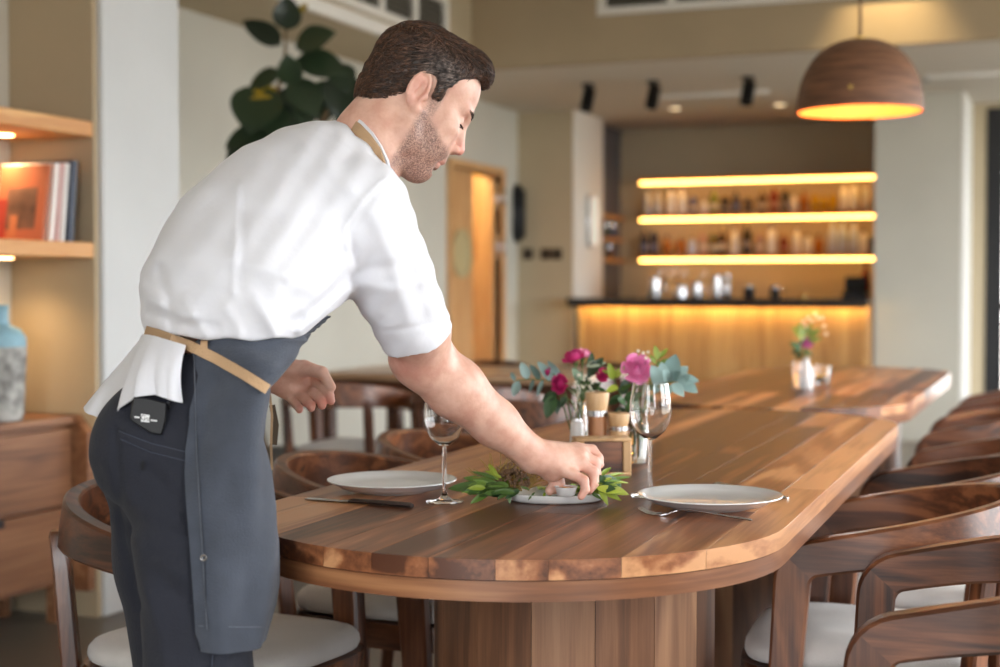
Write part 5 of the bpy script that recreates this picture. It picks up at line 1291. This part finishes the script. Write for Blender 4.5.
S.rc(PC(292, 195, 2.64), PC(228, 305, 2.66), .08, .064, .02, cut=(PC(236, 292, 2.66), hl_n))
S.rc(PC(346, 164, 2.475), PC(353, 153, 2.475), .064, .060, .02)       # neckline stand
# open the neckline round the neck
S.rc(PC(366, 158, 2.465), PC(400, 100, 2.50), .068, .075, .004, 's')
FO = [([(238, 185), (236, 230), (233, 292)], .0028, 3.0, 2.1, 2.5),
      ([(244, 190), (243, 240), (240, 290)], -.0022, 3.2, 2.1, 2.5),
      ([(345, 262), (330, 285), (306, 312)], .006, 4, 2.1, 2.5),
      ([(348, 275), (325, 300), (296, 322)], -.006, 4, 2.1, 2.5),
      ([(345, 255), (320, 268), (285, 285)], -.004, 5, 2.1, 2.5),
      ([(350, 290), (330, 305), (300, 330)], .006, 4, 2.1, 2.5),
      ([(386, 178), (362, 200), (345, 228), (350, 262)], .0032, 1.8, 2.1, 2.55),
      ([(383, 184), (366, 206), (351, 230), (355, 262)], -.003, 2.4, 2.1, 2.55),
      ([(145, 290), (165, 306), (190, 318)], .008, 6, 2.05, 2.5),
      ([(150, 312), (175, 322), (215, 327)], -.006, 4, 2.05, 2.5),
      ([(160, 270), (168, 300), (172, 328)], -.005, 4, 2.05, 2.5),
      ([(185, 300), (196, 318), (205, 335)], .005, 4, 2.05, 2.5),
      ([(225, 308), (236, 322), (240, 336)], .004, 4, 2.05, 2.5),
      ([(255, 300), (268, 318), (276, 336)], .006, 5, 2.05, 2.5),
      ([(200, 240), (240, 262), (300, 280)], .004, 9, 2.05, 2.5),
      ([(215, 205), (260, 215), (320, 225)], -.003, 8, 2.05, 2.5),
      ([(372, 215), (392, 260), (408, 320)], .004, 5, 2.1, 2.6),
      ([(395, 215), (408, 260), (425, 318)], -.0035, 5, 2.1, 2.6),
      ([(360, 270), (385, 268), (415, 258)], -.003, 4, 2.1, 2.6),
      ([(362, 285), (392, 290), (425, 282)], .003, 4, 2.1, 2.6),
      ([(385, 331), (420, 326), (452, 320)], -.0022, 1.6, 2.1, 2.6),
      ([(290, 135), (320, 155), (352, 190)], .003, 5, 2.1, 2.6),
      ([(265, 150), (300, 175), (335, 215)], -.003, 6, 2.1, 2.6)]
S.folds(FO)
# gentle drape all over
sl, X, Y, Z = S.sub(S.lo, S.lo+S.h*S.n)
S.f += (.0016*np.sin(X*55+Y*38)*np.sin(Y*47-Z*31+1.3)+.0011*np.sin(X*118-Y*92+Z*40)).astype(np.float32)
# waist cut: the shirt ends over the apron string
px = 500+F_PX*X/Z; py = 333.5-F_PX*Y/Z
low = np.interp(px, [140, 170, 205, 250, 292, 305, 320, 350], [333, 336, 339, 340, 338.5, 333, 322, 298])+1.2*np.sin(px*.13)
S.f = np.where(px < 352, np.maximum(S.f, (py-low)*(2.3/F_PX)), S.f).astype(np.float32)
V, F = S.mesh(); del S
V = relax(V, F, 3, .5)
shirt = np_mesh('shirt', V, F, SHIRT_C, man); shirt['label'] = 'white short sleeved shirt'

# ------------------------------------------------------------------ trousers
T = Field([-.68, -1.165, 2.0], [-.28, -.03, 2.56], .0045)
T.chain([PC(205, 372, 2.29), PC(188, 435, 2.265)], [.088, .102], .04, lat=TLAT, kl=1.45)
T.ell(PC(149, 452, 2.222), [.088, .10, .085], None, .05); T.ell(PC(151, 452, 2.36), [.088, .10, .085], None, .05)
T.chain([PC(190, 470, 2.222), PC(196, 560, 2.19), PC(199, 700, 2.16), PC(200, 860, 2.17), PC(203, 1020, 2.18)], [.092, .085, .076, .066, .060], .03)
T.chain([PC(166, 470, 2.37), PC(172, 560, 2.38), PC(186, 700, 2.39), PC(190, 820, 2.40), PC(192, 968, 2.41)], [.098, .086, .074, .066, .060], .03)
T.folds([([(116, 431), (119, 490), (124, 540), (141, 606)], -.006, 3, 2.0, 2.4), ([(150, 470), (175, 500), (196, 520)], -.005, 6, 2.0, 2.4), ([(130, 500), (160, 530), (190, 540)], .005, 6, 2.0, 2.4),
         ([(150, 560), (170, 590), (195, 605)], -.005, 6, 2.0, 2.4), ([(145, 590), (160, 630), (165, 667)], .005, 5, 2.0, 2.4), ([(120, 520), (150, 560), (185, 575)], .004, 6, 2.0, 2.4),
         ([(232, 640), (228, 667), (226, 700)], .004, 3, 2.0, 2.4), ([(98, 470), (112, 505), (130, 530)], -.005, 5, 2.0, 2.4)])
V, F = T.mesh(); del T
V = relax(V, F, 2, .5)
NAVY = simple('midnight_twill', srgb(34, 36, 46), .85, bump=.2, bscale=260, var=.10, vscale=14, sheen=.05)
trous = np_mesh('trousers', V, F, NAVY, man); trous['label'] = 'dark navy work trousers'
# nearest trouser surface in front of the camera, by pixel, for things sewn on it
_tp = 500+F_PX*V[:, 0]/V[:, 2]; _ty = 333.5-F_PX*V[:, 1]/V[:, 2]; _tw = V[:, 2]
def tsurf(px, py, off=.002):
    m = (np.abs(_tp-px) < 3) & (np.abs(_ty-py) < 3)
    w = _tw[m].min() if m.any() else 2.12
    return PC(px, py, w-off)
def ribbon(pts, w_px, th, name, mat, parent, off=.002, surf=None):
    """flat band along pixel points lying on a surface"""
    surf = surf or tsurf
    a = []
    for i, p in enumerate(pts):
        q0 = np.array(pts[max(i-1, 0)], float); q1 = np.array(pts[min(i+1, len(pts)-1)], float); d = q1-q0; d /= max(np.linalg.norm(d), 1e-6); n = np.array([-d[1], d[0]])*w_px/2
        c = np.array(p, float)
        hi_, lo_ = c-n, c+n
        a.append([surf(hi_[0], hi_[1], off+th), surf(lo_[0], lo_[1], off+th), surf(lo_[0], lo_[1], off-.003), surf(hi_[0], hi_[1], off-.003)])
    mb = MB(); mb.loft([[tuple(q) for q in r] for r in a])
    return cam_build(mb, name, mat, parent)
STITCH = simple('navy_seam', srgb(66, 70, 84), .8)
def dens(pts, n=6):
    out = []
    for a, b in zip(pts[:-1], pts[1:]):
        for i in range(n): out.append((a[0]+(b[0]-a[0])*i/n, a[1]+(b[1]-a[1])*i/n))
    return out+[pts[-1]]
ribbon(dens([(119, 434), (150, 447), (186, 456)]), 7, .0015, 'pocket_welt', NAVY, trous)
ribbon(dens([(119, 431), (150, 443), (186, 452)]), .8, .0022, 'pocket_seam', STITCH, trous)
ribbon(dens([(120, 439), (150, 452), (186, 461)]), .8, .0022, 'pocket_seam', STITCH, trous)
ribbon(dens([(143, 461), (142, 470)]), 3, .003, 'pocket_button_loop', simple('black_thread', srgb(18, 18, 22), .7), trous)
ribbon(dens([(214, 634), (212, 667), (211, 700)]), .9, .002, 'leg_seam', STITCH, trous)
# shoes
for cx_, cz_, py_ in ((205, 2.16, 1040), (194, 2.41, 965)):
    c = PC(cx_, py_, cz_); fl = to_world([c])[0]
    d = np.array([math.cos(YAW+math.radians(-32)), math.sin(YAW+math.radians(-32)), 0])
    d = C_R*math.cos(math.radians(32))+np.array([-sy_, cy_, 0])*math.sin(math.radians(32)); l_ = np.array([-d[1], d[0], 0])
    base = np.array([fl[0], fl[1], 0])-MAN_BASE
    mb = MB(); rings = []
    for s_, hw_, ht in ((-.085, .022, .05), (-.075, .034, .085), (-.03, .038, .10), (.03, .040, .085), (.09, .046, .058), (.15, .044, .045), (.185, .03, .036), (.2, .012, .02)):
        o = base+d*s_; rings.append([tuple(o+l_*hw_*x+np.array([0, 0, z*ht])) for x, z in ((-1, 0), (1, 0), (1.02, .35), (.75, .8), (.3, 1), (-.3, 1), (-.75, .8), (-1.02, .35))])
    mb.loft(rings).build('shoe', simple('black_leather', srgb(22, 22, 24), .4), man, 60)

# ------------------------------------------------------------------ apron
def lerp_tab(tab, x):
    xs = [q[0] for q in tab]; return [float(np.interp(x, xs, [q[i] for q in tab])) for i in range(1, len(tab[0]))]
#        py   centre px  depth  right contour px  half width across
AP = [(316, 236, 2.335, 328, .155), (330, 232, 2.33, 315, .158), (345, 226, 2.325, 304, .168), (360, 220, 2.315, 297, .180), (375, 212, 2.30, 286, .190), (392, 205, 2.285, 273, .194), (410, 200, 2.275, 271, .194), (450, 198, 2.255, 275, .192), (500, 198, 2.245, 279, .178), (545, 199, 2.235, 281, .170), (590, 200, 2.225, 279, .160), (633, 201, 2.215, 268, .152)]
def ap_pt(py, th, off=0.0):
    cx_, cz_, xr, b = lerp_tab(AP, py); s_ = cz_/F_PX
    h = (xr-cx_)*s_; a = math.sqrt(max(h*h-(b*TLAT[0])**2, .05**2))/TF[0]
    return PC(cx_, py, cz_)+TF*(a+off)*math.cos(th)+TLAT*(b+off)*math.sin(th)
def ap_th(px, py):
    """near-side angle whose point projects on px"""
    best = None
    lo_, hi_ = -2.6, -.05
    ths = np.linspace(lo_, hi_, 140); xs = [500+F_PX*q[0]/q[2] for q in (ap_pt(py, t) for t in ths)]
    xs = np.array(xs); im = int(np.argmax(xs)); i0 = int(np.argmin(xs))
    return float(np.interp(px, xs[i0:im+1], ths[i0:im+1])) if im > i0 else -1.5
EDGE = [(316, 300), (330, 252), (337, 205), (343, 197), (352, 183), (400, 184), (450, 186.5), (500, 189.5), (560, 193), (600, 196), (633, 198)]
pys = [316, 321, 326, 330, 334, 337, 340, 344, 348, 352, 358, 364, 370, 376, 384, 392, 400, 410, 420, 435, 450, 465, 480, 500, 520, 540, 560, 580, 600, 615, 628, 633]
rows = []
for py in pys:
    e = float(np.interp(py, [q[0] for q in EDGE], [q[1] for q in EDGE])); t0 = ap_th(e, py); t1 = 1.75
    row = []
    nn = 56
    for j in range(nn+1):
        th = t0+(t1-t0)*j/nn
        p0 = ap_pt(py, th); px_ = 500+F_PX*p0[0]/p0[2]
        o = 0.004
        def fold(ax, ay, bx, by_, amp, sg):
            ex, ey = bx-ax, by_-ay; t = max(0, min(1, ((px_-ax)*ex+(py-ay)*ey)/(ex*ex+ey*ey))); d2 = (px_-ax-t*ex)**2+(py-ay-t*ey)**2
            return amp*math.exp(-d2/(2*sg*sg))
        if th < .3:
            o += fold(235, 350, 272, 372, .007, 4)+fold(240, 366, 276, 384, -.006, 3.5)+fold(205, 385, 240, 405, .005, 6)+fold(225, 385, 262, 440, -.005, 7)
            o += fold(255, 400, 250, 520, .004, 6)+fold(232, 470, 246, 600, -.004, 9)+fold(215, 520, 220, 620, .004, 8)+fold(262, 350, 296, 344, -.006, 3.5)
        o += .003*math.sin(th*9+py*.02)*min(1, (py-340)/200 if py > 340 else 0)
        if py < 340 and th < -.45: o -= .02*min(1, (340-py)/8)
        p_a = ap_pt(py, th, o)
        if th < -.25 and py > 345:
            xa_ = 500+F_PX*p_a[0]/p_a[2]; m_ = (np.abs(_tp-xa_) < 5) & (np.abs(_ty-py) < 5)
            if m_.any():
                wt = _tw[m_].min()-.006
                if p_a[2] > wt: p_a = PC(xa_, py, wt)
        row.append(p_a)
    rows.append(row)
mb = MB(); nv = len(rows[0])
mb.grid(lambda a, b: rows[int(round(a*(len(rows)-1)))][int(round(b*(nv-1)))], len(rows)-1, nv-1, .0028)
APR = simple('slate_canvas', srgb(68, 73, 84), .88, bump=.3, bscale=420, var=.14, vscale=22, sheen=.12)
apron = cam_build(mb, 'apron', APR, man, 60); apron['label'] = 'slate grey canvas apron'
TAN = simple('tan_webbing', srgb(188, 154, 118), .8, bump=.3, bscale=300)
_ax = np.array([q for r_ in rows for q in r_]); _ap = 500+F_PX*_ax[:, 0]/_ax[:, 2]; _ay = 333.5-F_PX*_ax[:, 1]/_ax[:, 2]; _aw = _ax[:, 2]
def asurf(px, py, off=.0):
    p = ap_pt(py, ap_th(px, py), .006)
    w = p[2]
    for X_, Y_, W_ in ((_ap, _ay, _aw), (_tp, _ty, _tw)):
        m_ = (np.abs(X_-px) < 6) & (np.abs(Y_-py) < 6)
        if m_.any(): w = min(w, W_[m_].min()-.001)
    return PC(px, py, w-off)
# string round the waist, from the back down across the side
pts = dens([(146, 331), (160, 335), (188, 345), (215, 358), (245, 375), (268, 389.5)], 5)
def wsurf(px, py, off=0.):
    if px < 176:
        a = PC(px, py, 2.345-.17*((px-140)/36)**.6 if px > 140 else 2.345); return a-np.array([0, 0, off])
    return asurf(px, py, off)
st_ = ribbon(pts, 10.5, .003, 'apron_string', TAN, apron, .004, wsurf)
ribbon(dens([(204, 340.5), (204, 349)], 3), 7, .002, 'string_anchor', TAN, apron, .004, asurf)
ribbon(dens([(269.5, 392), (272, 415), (271, 445), (272, 470)], 4), 2.5, .002, 'apron_side_binding', TAN, apron, .003, lambda x, y, o: PC(x, y, ap_pt(y, -.35)[2]-o))
ribbon(dens([(272, 405), (276, 425), (274, 445)], 4), 6, .004, 'hanging_string', simple('brown_cord', srgb(84, 70, 56), .8), apron, .003, lambda x, y, o: PC(x, y, ap_pt(y, -.2)[2]-o))
ribbon(dens([(194, 352), (196.5, 450), (203, 560), (207, 630)], 6), .8, .0012, 'apron_side_seam', simple('apron_seam', srgb(104, 108, 118), .8), apron, .0035, asurf)
ribbon(dens([(199, 626), (230, 627), (262, 627)], 5), .8, .0012, 'apron_hem_seam', simple('apron_seam2', srgb(104, 108, 118), .8), apron, .0035, asurf)
ey = asurf(203.5, 558, .004); ax_ = asurf(203.5, 558, .02)-ey
cam_build(MB().lathe([(.0022, 0), (.0044, 0), (.0048, .0012), (.0036, .0018), (.0022, .001)], 14, tuple(ey), tuple(ax_), cap=False), 'eyelet', M['steel'], apron)
# neck strap and collar
nk = [(341, 121, 2.535), (347, 121.5, 2.45), (357, 128, 2.408), (367, 138.5, 2.392), (376, 151, 2.386), (383, 166, 2.392), (388, 182, 2.41)]
mb = MB(); rr_ = []
for i, q in enumerate(nk):
    c = PC(*q); a = PC(*nk[max(i-1, 0)]); b = PC(*nk[min(i+1, len(nk)-1)]); d = (b-a)/np.linalg.norm(b-a)
    out_ = np.cross(d, np.array([.0, .0, 1.])); out_ = np.array([-.62, .45, -.62]); out_ -= d*(out_@d); out_ /= np.linalg.norm(out_); wd = np.cross(d, out_)
    rr_.append([tuple(c+wd*s1*.0088+out_*s2*.0016) for s1, s2 in ((-1, -1), (1, -1), (1, 1), (-1, 1))])
mb.loft(rr_); cam_build(mb, 'neck_strap', TAN, apron)
ck = [(346, 117, 2.535), (352, 117.5, 2.45), (361, 123.5, 2.412), (371, 134, 2.396), (379.5, 147, 2.390), (386.5, 161, 2.395), (391, 176, 2.41), (393, 186, 2.43)]
mb = MB(); rr_ = []
for i, q in enumerate(ck):
    c = PC(*q); a = PC(*ck[max(i-1, 0)]); b = PC(*ck[min(i+1, len(ck)-1)]); d = (b-a)/np.linalg.norm(b-a)
    out_ = np.array([-.62, .45, -.62]); out_ -= d*(out_@d); out_ /= np.linalg.norm(out_); wd = np.cross(d, out_)
    rr_.append([tuple(c+wd*s1*.0042+out_*s2*.0022) for s1, s2 in ((-1, -1), (1, -1), (1, 1), (-1, 1))])
mb.loft(rr_); cam_build(mb, 'collar_band', SHIRT_C, shirt)

# ------------------------------------------------------------------ loose shirt tail below the string
top = [(186, 346, 2.165), (176, 343, 2.17), (165, 339.5, 2.185), (155, 336.5, 2.215), (147, 335, 2.26), (143, 335, 2.32), (146, 334, 2.40), (156, 333, 2.46)]
bot = [(183.5, 403, 2.135), (168, 399, 2.125), (152, 394, 2.125), (136, 398, 2.135), (121, 411, 2.165), (107, 425, 2.21), (93, 415, 2.29), (84, 408, 2.36)]
nu, nv = 42, 22
def tail(a, b):
    i = a*(len(top)-1); k0 = min(int(i), len(top)-2); fr_ = i-k0; fr2 = fr_*fr_*(3-2*fr_)
    pa = PC(*top[k0])*(1-fr_)+PC(*top[k0+1])*fr_; pb = PC(*bot[k0])*(1-fr2)+PC(*bot[k0+1])*fr2
    p = pa*(1-b)+pb*b
    bulge = math.sin(b*PI)*.010+.010*b*math.sin(a*15+.5)*(1-.2*b)+.004*b*math.sin(a*37)
    return p+np.array([-.35, .1, -.93])*bulge
mb = MB(); mb.grid(tail, nu, nv, .0018); cam_build(mb, 'shirt_tail', SHIRT_C, shirt, 60)

# ------------------------------------------------------------------ black key pouch on the hip, clip
def pouch(px, py, off): return tsurf(px, py, off)
c00, c10, c11, c01 = (134, 398), (167, 404), (162, 436), (130, 420)
wq = min(tsurf(*q, 0)[2] for q in (c00, c10, c11, c01, (150, 412)))
mb = MB(); rings = []
for dz in (.012, -.004, -.007):
    g = 1.0 if dz > -.005 else .93
    cxp, cyp = 148, 414
    rings.append([tuple(PC(cxp+(x-cxp)*g, cyp+(y-cyp)*g, wq+dz-.0)) for x, y in ((134, 397), (150, 399), (167, 403), (166, 420), (162, 435), (152, 434), (136, 424), (130, 419), (131, 408))])
mb.loft(rings); pch = cam_build(mb, 'key_pouch', simple('black_nylon', srgb(17, 17, 20), .55), trous)
zf = wq-.0075
def decal(x0, y0, x1, y1, name, mat, sk_=.12):
    q = [(x0, y0), (x1, y0+(x1-x0)*sk_), (x1, y1+(x1-x0)*sk_), (x0, y1)]
    m_ = MB(); m_.loft([[tuple(PC(x, y, zf+.0006)) for x, y in q], [tuple(PC(x, y, zf-.0002)) for x, y in q]]); return cam_build(m_, name, mat, pch)
WH = simple('white_print', srgb(232, 232, 232), .6)
decal(141, 414, 149.5, 421.5, 'white_mark', WH)
def text_part(txt, px, py, size_px, name, mat, parent):
    cu = bpy.data.curves.new(name, 'FONT'); cu.body = txt; cu.size = 1; cu.align_x = 'CENTER'; cu.align_y = 'CENTER'
    tmp = bpy.data.objects.new(name, cu); me = bpy.data.meshes.new_from_object(tmp)
    n = len(me.vertices); co = np.zeros(n*3, dtype=np.float32); me.vertices.foreach_get('co', co); co = co.reshape(-1, 3)
    Vc = np.array([PC(px+x*size_px, py-y*size_px+x*size_px*.12, zf-.0005) for x, y, z in co])
    me.vertices.foreach_set('co', (to_world(Vc)-MAN_BASE).astype(np.float32).ravel()); me.materials.clear(); me.materials.append(mat); me.update()
    bpy.data.objects.remove(tmp); return link(name, me, parent)
text_part('Gu', 145.2, 418.2, 7.5, 'mark_letters', simple('black_print', srgb(14, 14, 16), .6), pch)
decal(134.5, 416.2, 139.5, 417.6, 'white_line', WH); decal(150.5, 419.5, 157, 420.8, 'white_line', WH)
ribbon(dens([(168.5, 402), (168, 410)], 3), 3.2, .004, 'zip_pull', M['steel'], trous, .003)
# wrist bracelet on the left hand
mb = MB()
for i in range(9):
    a = i/8; c = PC(283.5-4*a*a, 362+10*a, 2.588+.004*a); mb.lathe([(0, -.003), (.0026, -.0015), (.0026, .0015), (0, .003)], 8, tuple(c))
cam_build(mb, 'bracelet', M['steel'], man)

# ------------------------------------------------------------------ hair
Hh = Field(HO-.17, HO+.19, .0022)
def hcap(c, r, k=.015, op='u'): Hh.ell(HP(*c), r, HA, k, op)
hcap((-1.1, 0, 4.2), [.096, .0785, .080]); hcap((2.2, 0, 8.2), [.058, .060, .042]); hcap((-3.8, 0, 6.3), [.064, .066, .057])
hcap((5.2, 0, 9.9), [.030, .045, .024], .02); hcap((5.9, -.6, 9.5), [.018, .034, .018], .012)
hcap((-5.8, 0, -.8), [.045, .060, .060], .02)
for sg in (-1, 1): Hh.rc(HP(2.0, sg*6.35, 3.2), HP(1.55, sg*6.75, .6), .010, .004, .010)
# cut by the hairline: face plane, temples, ears, nape
sl, X, Y, Z = Hh.sub(Hh.lo, Hh.lo+Hh.h*Hh.n)
hx = ((X-HO[0])*HF[0]+(Y-HO[1])*HF[1]+(Z-HO[2])*HF[2])*100; hy = ((X-HO[0])*HL[0]+(Y-HO[1])*HL[1]+(Z-HO[2])*HL[2])*100; hz = ((X-HO[0])*HU[0]+(Y-HO[1])*HU[1]+(Z-HO[2])*HU[2])*100
ay = np.abs(hy)
# lower limit of the hair as a function of x (head cm) : nape -> behind ear -> above ear -> sideburn -> temple -> forehead
xs_ = [-12, -9.5, -7.5, -5.2, -3.6, -2.9, -2.2, -.6, .7, 1.2, 1.3, 2.6, 2.75, 3.6, 5.0, 6.0, 7.0, 9]
zs_ = [-6.6, -6.6, -6.2, -4.8, -3.0, .0, 3.0, 4.2, 3.7, 2.6, .9, .9, 3.4, 5.2, 7.2, 8.3, 8.7, 8.7]
lim = np.interp(hx, xs_, zs_)
lim = np.where((hx > 2.4) & (ay < 4.5), np.maximum(lim, np.interp(hx, [2.4, 5.5, 9], [4, 8.4, 8.8])), lim)
Hh.f = np.maximum(Hh.f, ((lim-hz)*.01*.8)).astype(np.float32)
# comb furrows
ph = 7.5*hy+1.6*np.sin(hx*.9+hz*.5)
Hh.f += (.0018*np.sin(ph*1.25)*np.clip((hz-5)/4, 0, 1)+.0013*np.sin(hx*5.2+hz*2.3+1.5*np.sin(hz*1.1))*np.clip((7-hz)/4, 0, 1)).astype(np.float32)
V, F = Hh.mesh(); del Hh
V = relax(V, F, 1, .5)
hm, t_, p_ = nt('brown_hair'); L = t_.links.new
tc = N(t_, 'ShaderNodeTexCoord'); ag = N(t_, 'ShaderNodeAttribute', attribute_name='grey')
no = N(t_, 'ShaderNodeTexNoise'); no.inputs['Scale'].default_value = 120; no.inputs['Detail'].default_value = 5; L(tc.outputs['Object'], no.inputs['Vector'])
cr = N(t_, 'ShaderNodeValToRGB'); cr.color_ramp.elements[0].position = .3; cr.color_ramp.elements[0].color = srgb(38, 26, 20); cr.color_ramp.elements[1].position = .75; cr.color_ramp.elements[1].color = srgb(98, 66, 46); L(no.outputs['Fac'], cr.inputs[0])
cg = N(t_, 'ShaderNodeValToRGB'); cg.color_ramp.elements[0].position = .35; cg.color_ramp.elements[0].color = srgb(46, 40, 38); cg.color_ramp.elements[1].position = .72; cg.color_ramp.elements[1].color = srgb(128, 120, 116); L(no.outputs['Fac'], cg.inputs[0])
mx = N(t_, 'ShaderNodeMix', data_type='RGBA'); L(ag.outputs['Fac'], mx.inputs[0]); L(cr.outputs[0], mx.inputs[6]); L(cg.outputs[0], mx.inputs[7]); at = N(t_, 'ShaderNodeAttribute', attribute_name='tone'); mt = N(t_, 'ShaderNodeMapRange'); mt.inputs[3].default_value = .55; mt.inputs[4].default_value = 2.1; L(at.outputs['Fac'], mt.inputs[0])
sc_ = N(t_, 'ShaderNodeVectorMath', operation='SCALE'); L(mx.outputs[2], sc_.inputs[0]); L(mt.outputs[0], sc_.inputs['Scale']); L(sc_.outputs[0], p_.inputs['Base Color'])
p_.inputs['Roughness'].default_value = .42
hcv = (V-HO)@HA.T*100
gf = lambda h_: np.clip(.8*np.exp(-(((h_[:, 0]-.5)/4.0)**2+((h_[:, 2]-5.2)/2.8)**2)), 0, 1)
hair = np_mesh('hair', V, F, hm, man, {'grey': gf(hcv), 'tone': np.full(len(hcv), .2)}); hair['label'] = 'short brown hair greying at the temples'
# loose strands lying over the hair: swept back on the sides, forward on top
rng = np.random.default_rng(3)
me_n = np.zeros((len(V), 3))
v0, v1, v2 = V[F[:, 0]], V[F[:, 1]], V[F[:, 2]]; fn = np.cross(v1-v0, v2-v0)
for c in range(4): np.add.at(me_n, F[:, c], fn)
me_n /= np.maximum(np.linalg.norm(me_n, axis=1, keepdims=True), 1e-12)
if np.mean(np.sum(me_n*(V-V.mean(0)), 1)) < 0: me_n = -me_n
cand = np.where((hcv[:, 2] > -4.5) & (hcv[:, 1] < 5.5))[0]
pick = rng.choice(cand, 6500, replace=True)
sv = []; sf = []; sg_ = []; tn = []
from mathutils import kdtree
kd = kdtree.KDTree(len(V))
for i in range(0, len(V)): kd.insert(V[i], i)
kd.balance()
for ii in pick:
    p = V[ii].copy(); h3 = hcv[ii]
    topw = np.clip((h3[2]-7.5)/3, 0, 1)
    dirh = np.array([.75*topw-.85*(1-topw), .25*(rng.random()-.5), -.55*(1-topw)+.05*topw])+rng.normal(0, .14, 3)
    d = dirh@HA; pts_ = []
    ln = .018+.016*topw+rng.random()*.010; nseg = 4
    lift = .001+.0034*rng.random()*(.5+topw)
    for s_ in range(nseg+1):
        co, j, dist = kd.find(p); n_ = me_n[j]
        pts_.append(V[j]+n_*(lift*(.3+s_/nseg*.9)))
        dd = d-n_*(d@n_); dd /= max(np.linalg.norm(dd), 1e-9); p = np.array(pts_[-1])+dd*(ln/nseg)
    wd = np.cross(np.array(pts_[-1])-np.array(pts_[0]), me_n[ii]); wd /= max(np.linalg.norm(wd), 1e-9)
    base_i = len(sv); tone_ = rng.random()**1.6; tn += [tone_]*(3*(nseg+1))
    for s_, q in enumerate(pts_):
        r = .0013*(1-.75*s_/nseg); sv += [q-wd*r, q+wd*r, q+me_n[ii]*r*.9]
    for s_ in range(nseg):
        for e in range(3):
            a_, b_ = base_i+s_*3+e, base_i+s_*3+(e+1) % 3; sf.append((a_, b_, b_+3, a_+3))
sv = np.array(sv)
hs = np_mesh('hair_strands', sv, np.array(sf), hm, hair, {'grey': gf((sv-HO)@HA.T*100), 'tone': np.array(tn)}); hs['kind'] = 'stuff'
# eyebrow, lashes, eye slit
def bristles(seq, n, ln, dvec, name, rad=.0004, jit=.0014):
    mb = MB(); rg = random.Random(5)
    for i in range(n):
        t = rg.random()*(len(seq)-1); k0 = min(int(t), len(seq)-2); q = np.array(seq[k0])*(1-(t-k0))+np.array(seq[k0+1])*(t-k0)
        c = HP(*q)+np.array([rg.gauss(0, jit) for _ in range(3)])*.7; d = np.array(dvec)@HA*.01
        e = c+d*ln+np.array([rg.gauss(0, .0006) for _ in range(3)])
        mb.tube([tuple(c), tuple((c+e)/2), tuple(e)], [rad, rad*.9, rad*.3], 3, False)
    return cam_build(mb, name, hm, man)
for sg in (-1, 1):
    bristles([(9.25, sg*1.2, 2.25), (8.95, sg*2.8, 2.75), (7.9, sg*4.4, 2.5)], 130, .8, (-.3, sg*.8, .25), 'eyebrow')
    bristles([(8.25, sg*2.4, .05), (8.2, sg*3.4, .05), (7.6, sg*4.3, .1)], 36, .55, (.85, sg*.2, -.5), 'eyelash', .0004, .0004)
    pts_ = [tuple(HP(*q)) for q in ((8.12, sg*2.1, -.05), (8.3, sg*2.9, -.15), (8.1, sg*3.8, -.12), (7.55, sg*4.4, .0))]
    cam_build(MB().tube(pts_, [.0006, .0011, .0010, .0005], 6), 'eye_line', simple('dark_eye', srgb(40, 28, 24), .4), man)
